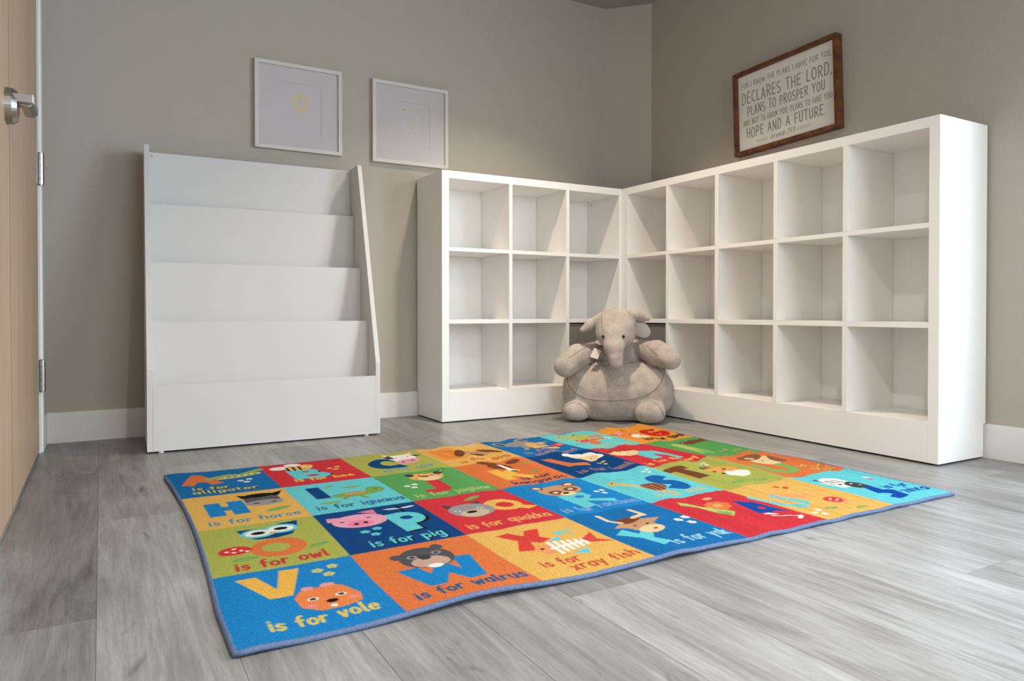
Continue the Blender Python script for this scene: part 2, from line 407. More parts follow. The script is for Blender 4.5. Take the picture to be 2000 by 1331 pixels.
# charcoal fabric bins in the two bottom cubbies at the inner corner
def storage_bin(name, w, d, h):
    t = empty(name)
    bm = bmesh.new(); th = 0.004
    bm_box(bm, -w/2, w/2, 0, th, 0, h, 0.001); bm_box(bm, -w/2, w/2, d-th, d, 0, h, 0.001)
    bm_box(bm, -w/2, -w/2+th, th, d-th, 0, h); bm_box(bm, w/2-th, w/2, th, d-th, 0, h)
    bm_box(bm, -w/2+th, w/2-th, th, d-th, 0, th)
    from_bm('body', bm, M_BIN, t)
    bm = bmesh.new(); bm_tube(bm, [(0.035*math.cos(a), -0.001-0.003*math.sin(a), h*0.35) for a in [math.pi*k/10 for k in range(11)]], 0.002, 8)
    from_bm('handle', bm, M_BIN, t)
    bm = bmesh.new()
    bm_box(bm, -w/2-0.0003, w/2+0.0003, -0.0008, 0.0, h-0.012, h, 0); from_bm('hem', bm, M_BIN, t)
    return t
b1 = storage_bin('storage_bin', 0.305, 0.262, 0.304); b1.location = (-0.1736, 0.008, ROWS[2][1]+0.0005)
tag(b1, 'charcoal bin in the back wall shelf, left of the plush elephant head', 'storage bin', 'charcoal bins behind the plush elephant')
b2 = storage_bin('storage_bin', 0.285, 0.255, 0.304); b2.location = (0.010, -0.1878, ROWS[2][1]+0.0005); b2.rotation_euler = (0, 0, R(-90))
tag(b2, 'charcoal bin in the right wall shelf, right of the plush elephant head', 'storage bin', 'charcoal bins behind the plush elephant')

# ------------------------------------------------------------------ book display rack
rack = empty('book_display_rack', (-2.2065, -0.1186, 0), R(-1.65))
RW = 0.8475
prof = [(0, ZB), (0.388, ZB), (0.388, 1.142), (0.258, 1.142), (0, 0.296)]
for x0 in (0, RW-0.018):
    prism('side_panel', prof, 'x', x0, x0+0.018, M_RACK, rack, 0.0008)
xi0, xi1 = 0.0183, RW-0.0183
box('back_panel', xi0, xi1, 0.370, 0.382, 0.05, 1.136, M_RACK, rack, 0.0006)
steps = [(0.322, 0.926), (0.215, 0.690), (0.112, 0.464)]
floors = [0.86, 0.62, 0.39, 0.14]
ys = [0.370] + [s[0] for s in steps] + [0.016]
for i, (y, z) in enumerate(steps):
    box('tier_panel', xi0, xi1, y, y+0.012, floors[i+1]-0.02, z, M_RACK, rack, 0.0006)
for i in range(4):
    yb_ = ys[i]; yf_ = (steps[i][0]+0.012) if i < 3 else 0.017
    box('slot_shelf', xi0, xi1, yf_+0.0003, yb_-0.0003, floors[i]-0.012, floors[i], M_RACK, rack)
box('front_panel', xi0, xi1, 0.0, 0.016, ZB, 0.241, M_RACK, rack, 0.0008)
for x in (0.03, 0.42, RW-0.03):
    bm = bmesh.new()
    bm_cyl(bm, (x, 0.3702, 1.122), (x, 0.3682, 1.122), 0.0042, seg=16)
    bm_cyl(bm, (x, 0.3682, 1.122), (x, 0.3678, 1.122), 0.0018, seg=6)
    from_bm('screw', bm, M_SCREW, rack)
for x in (0.045, RW-0.055):
    for y in (0.012, 0.36):
        bm = bmesh.new(); bm_cyl(bm, (x, y, 0), (x, y, ZB), 0.009, seg=16); from_bm('glide', bm, M_GLIDE, rack)
tag(rack, 'white tiered book display rack, empty, standing against the back wall beside the door', 'bookcase')
# ------------------------------------------------------------------ drawing: stroke font and a small rasteriser
def arc(cx, cy, rx, ry, a0, a1, n=10):
    return [(cx+rx*math.cos(R(a0+(a1-a0)*i/n)), cy+ry*math.sin(R(a0+(a1-a0)*i/n))) for i in range(n+1)]
X = 0.62
LC = {  # lower case: width, strokes (x, y up; baseline 0, x-height X, ascender 1)
 'a': (.5, [arc(.25, .3, .22, .3, 0, 360, 16), [(.47, X), (.47, 0)]]),
 'b': (.5, [[(.04, 1), (.04, 0)], arc(.26, .3, .22, .3, 0, 360, 16)]),
 'c': (.45, [arc(.27, .3, .23, .3, 50, 310, 12)]),
 'd': (.5, [[(.47, 1), (.47, 0)], arc(.25, .3, .22, .3, 0, 360, 16)]),
 'e': (.5, [[(.04, .32), (.46, .32)] + arc(.25, .3, .22, .3, 5, 310, 14)]),
 'f': (.34, [arc(.3, .8, .16, .2, 80, 180, 6) + [(.14, 0)], [(0, .58), (.3, .58)]]),
 'g': (.5, [arc(.25, .3, .22, .3, 0, 360, 16), [(.47, X), (.47, -.15)] + arc(.25, -.15, .22, .18, 0, -150, 8)]),
 'h': (.48, [[(.04, 1), (.04, 0)], [(.04, .4)] + arc(.24, .4, .2, .2, 170, 0, 8) + [(.44, 0)]]),
 'i': (.14, [[(.07, X), (.07, 0)], [(.07, .86), (.07, .88)]]),
 'j': (.2, [[(.14, X), (.14, -.15), (.0, -.3)], [(.14, .86), (.14, .88)]]),
 'k': (.44, [[(.04, 1), (.04, 0)], [(.4, X), (.06, .26)], [(.16, .34), (.42, 0)]]),
 'l': (.2, [[(.07, 1), (.07, .08), (.18, .0)]]),
 'm': (.72, [[(.04, X), (.04, 0)], [(.04, .42)] + arc(.2, .44, .16, .17, 170, 0, 8) + [(.36, 0)], [(.36, .42)] + arc(.52, .44, .16, .17, 170, 0, 8) + [(.68, 0)]]),
 'n': (.48, [[(.04, X), (.04, 0)], [(.04, .4)] + arc(.24, .4, .2, .2, 170, 0, 8) + [(.44, 0)]]),
 'o': (.5, [arc(.25, .3, .22, .3, 0, 360, 16)]),
 'p': (.5, [[(.04, X), (.04, -.35)], arc(.26, .3, .22, .3, 0, 360, 16)]),
 'q': (.5, [[(.47, X), (.47, -.35)], arc(.25, .3, .22, .3, 0, 360, 16)]),
 'r': (.36, [[(.04, X), (.04, 0)], [(.04, .38)] + arc(.26, .38, .22, .22, 170, 70, 6)]),
 's': (.42, [[(.38, .54), (.2, .62), (.05, .5), (.1, .36), (.33, .26), (.38, .12), (.2, 0), (.03, .08)]]),
 't': (.34, [[(.14, .88), (.14, .1), (.28, 0)], [(0, .6), (.3, .6)]]),
 'u': (.48, [[(.04, X), (.04, .2)] + arc(.24, .2, .2, .2, 180, 360, 8) + [(.44, X)], [(.44, .3), (.44, 0)]]),
 'v': (.46, [[(.02, X), (.22, 0), (.43, X)]]),
 'w': (.66, [[(.02, X), (.16, 0), (.32, .5), (.48, 0), (.64, X)]]),
 'x': (.44, [[(.03, X), (.4, 0)], [(.4, X), (.03, 0)]]),
 'y': (.46, [[(.03, X), (.22, .08)], [(.43, X), (.12, -.33)]]),
 'z': (.44, [[(.03, .6), (.4, .6), (.03, 0), (.41, 0)]]),
 ' ': (.3, []),
}
UC = {
 'A': (.6, [[(.02, 0), (.3, 1), (.58, 0)], [(.12, .34), (.48, .34)]]),
 'B': (.56, [[(.06, 0), (.06, 1)], [(.06, 1), (.28, 1)] + arc(.28, .76, .2, .24, 90, -90, 8) + [(.06, .52)], [(.28, .52)] + arc(.28, .26, .24, .26, 90, -90, 8) + [(.06, 0)]]),
 'C': (.56, [arc(.32, .5, .28, .5, 55, 305, 16)]),
 'D': (.58, [[(.06, 0), (.06, 1), (.22, 1)] + arc(.22, .5, .32, .5, 90, -90, 12) + [(.06, 0)]]),
 'E': (.5, [[(.48, 1), (.06, 1), (.06, 0), (.48, 0)], [(.06, .52), (.4, .52)]]),
 'F': (.48, [[(.48, 1), (.06, 1), (.06, 0)], [(.06, .52), (.4, .52)]]),
 'G': (.6, [arc(.32, .5, .28, .5, 55, 340, 16) + [(.58, .44), (.36, .44)]]),
 'H': (.58, [[(.06, 0), (.06, 1)], [(.52, 0), (.52, 1)], [(.06, .5), (.52, .5)]]),
 'I': (.12, [[(.06, 0), (.06, 1)]]),
 'J': (.46, [[(.4, 1), (.4, .25)] + arc(.22, .25, .18, .25, 0, -160, 8)]),
 'K': (.54, [[(.06, 0), (.06, 1)], [(.5, 1), (.08, .42)], [(.2, .56), (.52, 0)]]),
 'L': (.46, [[(.06, 1), (.06, 0), (.44, 0)]]),
 'M': (.72, [[(.05, 0), (.1, 1), (.36, .3), (.62, 1), (.67, 0)]]),
 'N': (.58, [[(.06, 0), (.06, 1), (.52, 0), (.52, 1)]]),
 'O': (.62, [arc(.31, .5, .27, .5, 0, 360, 24)]),
 'P': (.54, [[(.06, 0), (.06, 1), (.26, 1)] + arc(.26, .73, .23, .27, 90, -90, 8) + [(.06, .46)]]),
 'Q': (.64, [arc(.31, .5, .27, .5, 0, 360, 24), [(.4, .2), (.62, -.06)]]),
 'R': (.56, [[(.06, 0), (.06, 1), (.26, 1)] + arc(.26, .74, .23, .26, 90, -90, 8) + [(.06, .48)], [(.24, .46), (.54, 0)]]),
 'S': (.52, [arc(.27, .75, .22, .25, 40, 230, 8) + [(.3, .5)] + arc(.25, .25, .23, .25, 50, -140, 8)]),
 'T': (.54, [[(.27, 0), (.27, 1)], [(.0, 1), (.54, 1)]]),
 'U': (.56, [[(.06, 1), (.06, .3)] + arc(.28, .3, .22, .3, 180, 360, 10) + [(.5, 1)]]),
 'V': (.58, [[(.02, 1), (.29, 0), (.56, 1)]]),
 'W': (.86, [[(.02, 1), (.23, 0), (.43, .8), (.63, 0), (.84, 1)]]),
 'X': (.56, [[(.03, 1), (.53, 0)], [(.53, 1), (.03, 0)]]),
 'Y': (.56, [[(.02, 1), (.28, .48), (.54, 1)], [(.28, .48), (.28, 0)]]),
 'Z': (.56, [[(.04, 1), (.52, 1), (.04, 0), (.54, 0)]]),
 '2': (.5, [arc(.25, .75, .2, .25, 160, -20, 8) + [(.04, 0), (.48, 0)]]),
 '9': (.5, [arc(.25, .72, .2, .28, 0, 360, 12), [(.45, .72), (.36, 0)]]),
 '1': (.24, [[(.02, .8), (.14, 1), (.14, 0)]]),
 ':': (.12, [[(.06, .2), (.06, .22)], [(.06, .6), (.06, .62)]]),
 '.': (.12, [[(.06, 0), (.06, .03)]]),
 ',': (.12, [[(.08, .04), (.03, -.14)]]),
 '>': (.26, [[(.04, .72), (.24, .4), (.04, .08)]]),
 '<': (.26, [[(.24, .72), (.04, .4), (.24, .08)]]),
 ' ': (.34, []),
}
class Canvas:
    """colour grid; coordinates in metres, x right, y down."""
    def __init__(s, wid, hei, px, col):
        s.px = px; s.nx = int(round(wid/px))+1; s.ny = int(round(hei/px))+1
        s.a = np.empty((s.ny, s.nx, 3), dtype=np.float32); s.a[:] = col[:3]
    def win(s, x0, x1, y0, y1, m=3):
        i0 = max(0, int(x0/s.px)-m); i1 = min(s.nx, int(x1/s.px)+m+2); j0 = max(0, int(y0/s.px)-m); j1 = min(s.ny, int(y1/s.px)+m+2)
        if i1 <= i0 or j1 <= j0: return None
        return i0, i1, j0, j1, np.arange(i0, i1)[None, :]*s.px, np.arange(j0, j1)[:, None]*s.px
    def blend(s, W, d, col, alpha=1.0, soft=0.7):
        i0, i1, j0, j1 = W[:4]
        c = np.clip(0.5 - d/(s.px*soft*2), 0, 1)[..., None]*alpha
        s.a[j0:j1, i0:i1] = s.a[j0:j1, i0:i1]*(1-c) + np.array(col[:3], dtype=np.float32)*c
    def rect(s, x0, x1, y0, y1, col):
        s.poly([(x0, y0), (x1, y0), (x1, y1), (x0, y1)], col)
    def ell(s, cx, cy, rx, ry, col, rot=0, alpha=1.0, soft=0.7):
        m = max(rx, ry); W = s.win(cx-m, cx+m, cy-m, cy+m)
        if not W: return
        c, n = math.cos(R(rot)), math.sin(R(rot)); dx, dy = W[4]-cx, W[5]-cy
        u, v = dx*c+dy*n, -dx*n+dy*c
        k = np.sqrt((u/rx)**2+(v/ry)**2)
        s.blend(W, (k-1)*min(rx, ry), col, alpha, soft)
    def segd(s, Xg, Yg, p, q):
        vx, vy = q[0]-p[0], q[1]-p[1]; L = vx*vx+vy*vy+1e-12
        t = np.clip(((Xg-p[0])*vx+(Yg-p[1])*vy)/L, 0, 1)
        return np.sqrt((Xg-p[0]-t*vx)**2+(Yg-p[1]-t*vy)**2)
    def flatd(s, Xg, Yg, p, q, h):
        vx, vy = q[0]-p[0], q[1]-p[1]; L = math.hypot(vx, vy)+1e-9; vx /= L; vy /= L
        a = (Xg-p[0])*vx+(Yg-p[1])*vy; b = -(Xg-p[0])*vy+(Yg-p[1])*vx
        return np.maximum(np.maximum(-a, a-L), np.abs(b)-h)
    def stroke(s, pts, width, col, alpha=1.0, flat=False, soft=0.7):
        h = width/2; xs = [p[0] for p in pts]; ys_ = [p[1] for p in pts]
        W = s.win(min(xs)-h, max(xs)+h, min(ys_)-h, max(ys_)+h)
        if not W: return
        d = None; n = len(pts)
        for i in range(n-1):
            e = s.flatd(W[4], W[5], pts[i], pts[i+1], h) if flat else s.segd(W[4], W[5], pts[i], pts[i+1])-h
            if flat and i > 0: e = np.minimum(e, np.sqrt((W[4]-pts[i][0])**2+(W[5]-pts[i][1])**2)-h)
            d = e if d is None else np.minimum(d, e)
        s.blend(W, d, col, alpha, soft)
    def poly(s, pts, col, alpha=1.0, soft=0.7):
        xs = [p[0] for p in pts]; ys_ = [p[1] for p in pts]
        W = s.win(min(xs), max(xs), min(ys_), max(ys_))
        if not W: return
        Xg, Yg = np.broadcast_arrays(W[4], W[5]); inside = np.zeros(Xg.shape, bool); d = None
        n = len(pts)
        for i in range(n):
            p, q = pts[i], pts[(i+1) % n]
            if p[1] != q[1]:
                cr_ = ((p[1] > Yg) != (q[1] > Yg)) & (Xg < (q[0]-p[0])*(Yg-p[1])/(q[1]-p[1])+p[0]); inside ^= cr_
            e = s.segd(Xg, Yg, p, q); d = e if d is None else np.minimum(d, e)
        s.blend(W, np.where(inside, -d, d), col, alpha, soft)
    def text_w(s, txt, F_, gap): return sum(F_[c][0] for c in txt) + gap*(len(txt)-1)
    def text(s, txt, x, y, wid, hgt, th, col, F_, gap=.16, flat=False, slope=0.0, jit=0.0, rnd=None, shadow=None, so=(0, 0)):
        """baseline starts at (x, y); fitted to wid; hgt = cap height."""
        tw = s.text_w(txt, F_, gap); sx = wid/tw; cur = 0.0; jobs = []
        for ch in txt:
            w_, st = F_[ch]; dy = rnd.uniform(-jit, jit)*hgt if rnd else 0; hh = hgt*(1+(rnd.uniform(-jit, jit) if rnd else 0))
            for pl in st:
                jobs.append([(x+(cur+p[0])*sx, y-p[1]*hh+dy+slope*(cur+p[0])*sx) for p in pl])
            cur += w_+gap
        if shadow is not None:
            for pl in jobs: s.stroke([(a+so[0], b+so[1]) for a, b in pl], th*1.15, shadow, flat=flat)
        for pl in jobs: s.stroke(pl, th, col, flat=flat)
    def grid_mesh(s, name, fn, jitter=None):
        """fn(x, y) arrays -> world x, y, z arrays."""
        xs = np.arange(s.nx)*s.px; ys_ = np.arange(s.ny)*s.px
        Xg, Yg = np.meshgrid(xs, ys_); wx, wy, wz = fn(Xg, Yg)
        co = np.stack([wx, wy, wz], -1).reshape(-1, 3).astype(np.float32)
        idx = np.arange(s.nx*s.ny, dtype=np.int32).reshape(s.ny, s.nx)
        q = np.stack([idx[:-1, :-1], idx[1:, :-1], idx[1:, 1:], idx[:-1, 1:]], -1).reshape(-1)
        me = bpy.data.meshes.new(name); nf = len(q)//4
        me.vertices.add(len(co)); me.vertices.foreach_set('co', co.ravel())
        me.loops.add(len(q)); me.loops.foreach_set('vertex_index', q)
        me.polygons.add(nf); me.polygons.foreach_set('loop_start', np.arange(0, nf*4, 4, dtype=np.int32))
        me.polygons.foreach_set('loop_total', np.full(nf, 4, dtype=np.int32))
        me.update(); me.validate()
        ca = me.color_attributes.new('Col', 'FLOAT_COLOR', 'POINT')
        c4 = np.ones((s.ny*s.nx, 4), dtype=np.float32); c4[:, :3] = s.a.reshape(-1, 3)
        ca.data.foreach_set('color', c4.ravel())
        return me
# ------------------------------------------------------------------ framed pictures on the back wall
def frame_ring(bm, w, h, rail, y0, y1, bev=0.0008):
    """rectangular ring lying in the xz plane, from y0 (front) to y1 (back)."""
    bm_box(bm, 0, rail, y0, y1, 0, h, bev); bm_box(bm, w-rail, w, y0, y1, 0, h, bev)
    bm_box(bm, rail, w-rail, y0, y1, 0, rail, bev); bm_box(bm, rail, w-rail, y0, y1, h-rail, h, bev)
G = NT('picture_glass'); G.t.nodes.remove(G.b)
tr = G.n('ShaderNodeBsdfTransparent'); gl = G.n('ShaderNodeBsdfGlossy'); gl.inputs['Roughness'].default_value = 0.12
fr = G.n('ShaderNodeFresnel', i_IOR=1.2); mx = G.n('ShaderNodeMixShader'); G.l(fr.outputs[0], mx.inputs[0]); G.l(tr.outputs[0], mx.inputs[1]); G.l(gl.outputs[0], mx.inputs[2])
G.l(mx.outputs[0], [n for n in G.t.nodes if n.type == 'OUTPUT_MATERIAL'][0].inputs[0])
def picture(loc, rot, W, Hh, draw, label, grp):
    t = empty('picture_frame', loc); t.rotation_euler = rot
    bm = bmesh.new(); frame_ring(bm, W, Hh, 0.0165, -0.022, -0.001); from_bm('frame', bm, M_FRW, t)
    ow, oh = 0.195, 0.215; cx, cz = W*0.5, Hh*0.5
    bm = bmesh.new(); a = 0.0165
    for (x0, x1, z0, z1) in ((a, cx-ow/2, a, Hh-a), (cx+ow/2, W-a, a, Hh-a), (cx-ow/2, cx+ow/2, a, cz-oh/2), (cx-ow/2, cx+ow/2, cz+oh/2, Hh-a)):
        bm_box(bm, x0, x1, -0.0125, -0.011, z0, z1)
    from_bm('mount', bm, M_MAT, t)
    c = Canvas(ow, oh, 0.0015, (0.54, 0.495, 0.485)); draw(c)
    me = c.grid_mesh('print', lambda x, y: (cx-ow/2+x, -0.0105+x*0, cz+oh/2-y))
    link_mesh('print', me, attr_mat('art_print_paper', 0.9), t)
    box('glass', a, W-a, -0.0165, -0.0150, a, Hh-a, G.m, t)
    box('backing', 0.004, W-0.004, -0.0095, -0.001, 0.004, Hh-0.004, M_MAT, t)
    return tag(t, label, 'picture', grp)
gold = srgb(205, 170, 90)
def draw_ring(c):
    rd = random.Random(3)
    for k in range(260):
        a = rd.uniform(0, 360); r = rd.gauss(1.0, 0.17)
        x, y = 0.103+0.030*r*math.cos(R(a)), 0.082+0.031*r*math.sin(R(a))
        an = a+90+rd.uniform(-60, 60)
        c.stroke([(x-.005*math.cos(R(an)), y-.005*math.sin(R(an))), (x+.005*math.cos(R(an)), y+.005*math.sin(R(an)))], 0.0016,
                 [srgb(214, 180, 110), srgb(205, 190, 110), srgb(222, 185, 130)][k % 3], 0.55)
    for (x, y) in ((.099, .079), (.107, .077), (.103, .09)): c.ell(x, y, .0018, .0018, srgb(150, 130, 130), alpha=.8)
    for pts in ([(.078, .11), (.07, .135), (.078, .165)], [(.125, .112), (.13, .14), (.126, .168)], [(.09, .118), (.09, .168)], [(.113, .118), (.113, .168)], [(.078, .165), (.126, .168)]):
        c.stroke(pts, .0016, srgb(196, 184, 182), .5)
def draw_small(c):
    for (x, y) in ((.055, .035), (.064, .032), (.07, .038), (.061, .043)): c.ell(x, y, .007, .004, srgb(205, 190, 120), rot=30, alpha=.8)
    for (x, y) in ((.06, .037), (.066, .037)): c.ell(x, y, .003, .003, srgb(190, 165, 90))
    lt = srgb(214, 206, 188)
    for pts in (arc(.1, .085, .032, .03, 0, 360, 24), arc(.075, .09, .018, .022, 60, 300, 12), [(.07, .11), (.068, .15), (.082, .15), (.084, .125)], [(.094, .128), (.095, .156), (.11, .156), (.11, .13)],
                [(.124, .125), (.126, .15), (.136, .152), (.136, .11)], arc(.13, .09, .01, .03, -80, 80, 10), arc(.1, .115, .03, .02, 20, 160, 10)):
        c.stroke(pts, .0018, lt, .75)
    c.ell(.1, .095, .028, .03, srgb(196, 190, 172), alpha=.35)
picture((-1.7682, YA, 1.2112), (0, 0, 0), 0.380, 0.381, draw_ring, 'white framed print with a round yellow gold motif, hanging above the book rack', 'framed prints on the back wall')
picture((-1.2435, YA, 1.2040), (0, 0, 0), 0.385, 0.384, draw_small, 'white framed print with a tiny gold flower and a pale animal outline', 'framed prints on the back wall')

# ------------------------------------------------------------------ wooden text sign on the right wall
sign = empty('wall_sign', (XB, -0.789, 1.4375)); sign.rotation_euler = (R(0), R(0), R(-90))
SW, SH = 0.551, 0.389
sgn_tilt = R(2.1)
# local: x to the right as seen, z up, y into the wall; tilt turns the hung sign in its own plane
sign.rotation_euler = (Matrix.Rotation(R(-90), 4, 'Z') @ Matrix.Rotation(-sgn_tilt, 4, 'Y')).to_euler()
bm = bmesh.new(); rl_ = 0.0175
bm_box(bm, -SW/2, -SW/2+rl_, -0.040, -0.001, -SH/2, SH/2, 0.0012); bm_box(bm, SW/2-rl_, SW/2, -0.040, -0.001, -SH/2, SH/2, 0.0012)
bm_box(bm, -SW/2+rl_, SW/2-rl_, -0.040, -0.001, -SH/2, -SH/2+rl_, 0.0012); bm_box(bm, -SW/2+rl_, SW/2-rl_, -0.040, -0.001, SH/2-rl_, SH/2, 0.0012)
from_bm('frame', bm, M_BRN, sign)
pw_, ph_ = SW-2*rl_-0.001, SH-2*rl_-0.001
box('board', -pw_/2, pw_/2, -0.022, -0.006, -ph_/2, ph_/2, plain('white_sign_board', (0.76, 0.72, 0.67, 1), 0.8), sign)
c = Canvas(pw_-0.002, ph_-0.002, 0.0011, (0.76, 0.72, 0.67))
ink = srgb(126, 119, 110); rnd = random.Random(11)
def sline(txt, x0, x1, top, bot, th, jit=0.05):
    c.text(txt, x0*c.nx*c.px, bot*c.ny*c.px, (x1-x0)*c.nx*c.px, (bot-top)*c.ny*c.px, th, ink, UC, gap=.2, jit=jit, rnd=rnd)
sline('FOR I KNOW THE PLANS I HAVE FOR YOU,', .04, .965, .10, .165, .0027)
sline('DECLARES THE LORD,', .04, .965, .24, .38, .0045)
sline('PLANS TO PROSPER YOU', .10, .90, .43, .545, .0040)
sline('AND NOT TO HARM YOU, PLANS TO GIVE YOU', .05, .965, .60, .668, .0027)
sline('HOPE AND A FUTURE.', .085, .90, .715, .838, .0044)
sline('>>>>>>', .20, .315, .88, .935, .0021, 0)
sline('<<<<<<', .625, .75, .88, .935, .0021, 0)
mix = dict(LC); mix['J'] = UC['J']; mix['2'] = UC['2']; mix['9'] = UC['9']; mix['1'] = UC['1']; mix[':'] = UC[':']
c.text('Jeremiah 29:11', .345*c.nx*c.px, .935*c.ny*c.px, .26*c.nx*c.px, .065*c.ny*c.px, .0022, ink, mix, gap=.2)
#
w2, h2 = (c.nx-1)*c.px, (c.ny-1)*c.px
me = c.grid_mesh('lettering', lambda x, y: (x-w2/2, -0.0225+x*0, h2/2-y))
link_mesh('lettering', me, attr_mat('painted_sign_face', 0.8), sign)
tag(sign, 'brown wooden framed text sign hung slightly crooked above the right wall shelf', 'sign')
# ------------------------------------------------------------------ alphabet rug
RX0, RX1, RY0, RY1 = -2.180, -0.333, -0.558, -1.848
CW, CH = (RX1-RX0)/7, (RY0-RY1)/4
def lin(r, g, b):
    c_ = srgb(r, g, b); m_ = 0.2126*c_[0]+0.7152*c_[1]+0.0722*c_[2]
    return tuple(0.71*(0.94*v_+0.06*m_) for v_ in c_[:3])+(1.0,)
BL, BB, NV, RD, OR, YL, OL, GR, AQ, AM = (lin(0, 108, 172), lin(0, 128, 194), lin(0, 66, 124), lin(206, 46, 56), lin(220, 114, 54), lin(224, 174, 80),
    lin(168, 172, 72), lin(84, 158, 82), lin(92, 198, 206), lin(228, 150, 40))
WH, PK, DG, BR, TN, CR, BK, LG = lin(236, 232, 222), lin(232, 150, 172), lin(66, 64, 66), lin(120, 66, 42), lin(196, 146, 104), lin(232, 200, 150), lin(24, 20, 22), lin(150, 146, 146)
AZ = lin(0, 70, 160)
cv = Canvas(RX1-RX0, RY0-RY1, 0.0018, BL)
grid = [[BL, RD, OL, YL, BL, AQ, AM], [YL, AQ, GR, OR, NV, RD, GR], [OL, NV, RD, BB, AQ, OL, OR], [BB, OR, YL, BL, RD, YL, AQ]]
for r_ in range(4):
    for q_ in range(7):
        cv.rect(q_*CW-(.01 if q_ == 0 else 0), (q_+1)*CW+(.01 if q_ == 6 else 0), r_*CH-(.01 if r_ == 0 else 0), (r_+1)*CH+(.01 if r_ == 3 else 0), grid[r_][q_])
rr = random.Random(9)
class Cell:
    """one square of the rug; 0..1 across (a) and 0..1 down (b)."""
    def __init__(s, r_, q_): s.x = q_*CW; s.y = r_*CH
    def P(s, pts): return [(s.x+a*CW, s.y+b*CH) for a, b in pts]
    def poly(s, pts, c_, al=1.0): cv.poly(s.P(pts), c_, al)
    def ell(s, a, b, ra, rb, c_, rot=0, al=1.0, soft=.7): cv.ell(s.x+a*CW, s.y+b*CH, ra*CW, rb*CH, c_, rot, al, soft)
    def st(s, pts, w_, c_, al=1.0, flat=False): cv.stroke(s.P(pts), w_*CW, c_, al, flat)
    def big(s, ch, a0, a1, b0, b1, th, c_, sh=None):
        w_, sts = UC[ch]; t = th/2
        for k in ((0, 1) if sh else (1,)):
            for pl in sts:
                q = [(s.x+(a0+t+(a1-a0-th)*p[0]/w_)*CW, s.y+(b1-t*.82-(b1-b0-th*.82)*p[1])*CH) for p in pl]
                # square letter ends: run the first and last points out by half the stroke
                if ch not in 'OQ':
                    for (i, j) in ((0, 1), (-1, -2)):
                        dx, dy = q[i][0]-q[j][0], q[i][1]-q[j][1]; L = math.hypot(dx, dy)+1e-9; e = t*CW*(0.9 if True else 0)
                        q[i] = (q[i][0]+dx/L*e, q[i][1]+dy/L*e)
                if sh and k == 0: cv.stroke([(x+.004, y+.003) for x, y in q], th*CW*1.05, sh, flat=True)
                else: cv.stroke(q, th*CW, c_, flat=True)
    def cap(s, txt, a0, a1, b, hb, c_, sh=None, slope=-.03, th=.022):
        cv.text(txt, s.x+a0*CW, s.y+b*CH, (a1-a0)*CW, hb*0.88*CH, th*CW, c_, LC, gap=.2, slope=slope, jit=.04, rnd=rr, shadow=sh, so=(.0035, .003))
    def flower(s, a, b, c_, z=1.0):
        for (u, v) in ((0, 0), (.1, -.03), (.05, .07)):
            for k in range(5):
                s.ell(a+(u+.022*math.cos(R(72*k)))*z, b+(v+.018*math.sin(R(72*k)))*z, .015*z, .013*z, c_)
    def leaf(s, a, b, L, rot, c_=None):
        s.ell(a, b, L, L*.3, c_ or lin(96, 160, 80), rot, .9); s.ell(a, b, L*.6, L*.1, lin(150, 180, 90), rot, .8)
    def mush(s, a, b, z=1.0, stem=True):
        if stem: s.poly([(a-.03*z, b), (a+.03*z, b), (a+.05*z, b+.13*z), (a-.05*z, b+.13*z)], lin(226, 150, 110))
        s.ell(a, b-.01*z, .125*z, .085*z, lin(214, 44, 44)); s.poly([(a-.13*z, b+.01*z), (a+.13*z, b+.01*z), (a+.1*z, b+.06*z), (a-.1*z, b+.06*z)], lin(214, 44, 44))
        for (u, v) in ((-.06, -.01), (.0, -.05), (.05, .0), (-.01, .02), (.09, .03)): s.ell(a+u*z, b+v*z, .016*z, .014*z, WH)
    def eye(s, a, b, ra=.018, rb=.014): s.ell(a, b, ra*1.7, rb*1.6, WH); s.ell(a, b, ra, rb, BK)
    def blush(s, a, b, c_=None): s.ell(a, b, .035, .022, c_ or PK, 0, .5, 2)
# row 1
k = Cell(0, 0)
k.big('A', .08, .5, .14, .58, .13, OR)
k.st([(.39, .36), (.5, .3), (.62, .26), (.75, .3), (.98, .14)], .10, lin(150, 176, 84)); k.st([(.5, .38), (.7, .36), (.92, .29)], .10, lin(196, 184, 92))
for i in range(6): k.ell(.56+i*.075, .345-i*.012, .018, .016, WH); k.ell(.59+i*.075, .36-i*.012, .014, .012, DG)
k.ell(.47, .33, .05, .018, OR); k.flower(.68, .54, WH, 1.0)
k.cap('is for', .16, .52, .76, .11, lin(206, 190, 80), BK, 0); k.cap('alligator', .14, .78, .89, .11, lin(206, 190, 80), BK, 0)
k = Cell(0, 1)
for (dx, c_) in ((.02, DG), (0, AQ)):
    k.poly([(.22+dx, .35+dx), (.42+dx, .34+dx), (.44+dx, .76+dx), (.23+dx, .76+dx)], c_); k.ell(.43+dx, .45+dx, .14, .11, c_); k.ell(.46+dx, .645+dx, .19, .125, c_)
k.ell(.42, .46, .05, .028, RD); k.ell(.45, .64, .07, .036, RD)
k.ell(.2, .2, .12, .08, WH, -10); k.ell(.38, .1, .10, .07, WH, 15); k.ell(.4, .27, .16, .09, lin(232, 180, 80), 0)
for i in range(3): k.st([(.28+i*.07, .2), (.27+i*.07, .35)], .028, BK)
k.ell(.52, .2, .07, .07, lin(240, 200, 110)); k.ell(.54, .2, .015, .012, BK)
k.flower(.72, .42, lin(238, 190, 90)); k.cap('is for bee', .2, .86, .84, .13, lin(238, 190, 70), None, 0)
k = Cell(0, 2)
k.big('C', .14, .62, .3, .78, .15, NV, None)
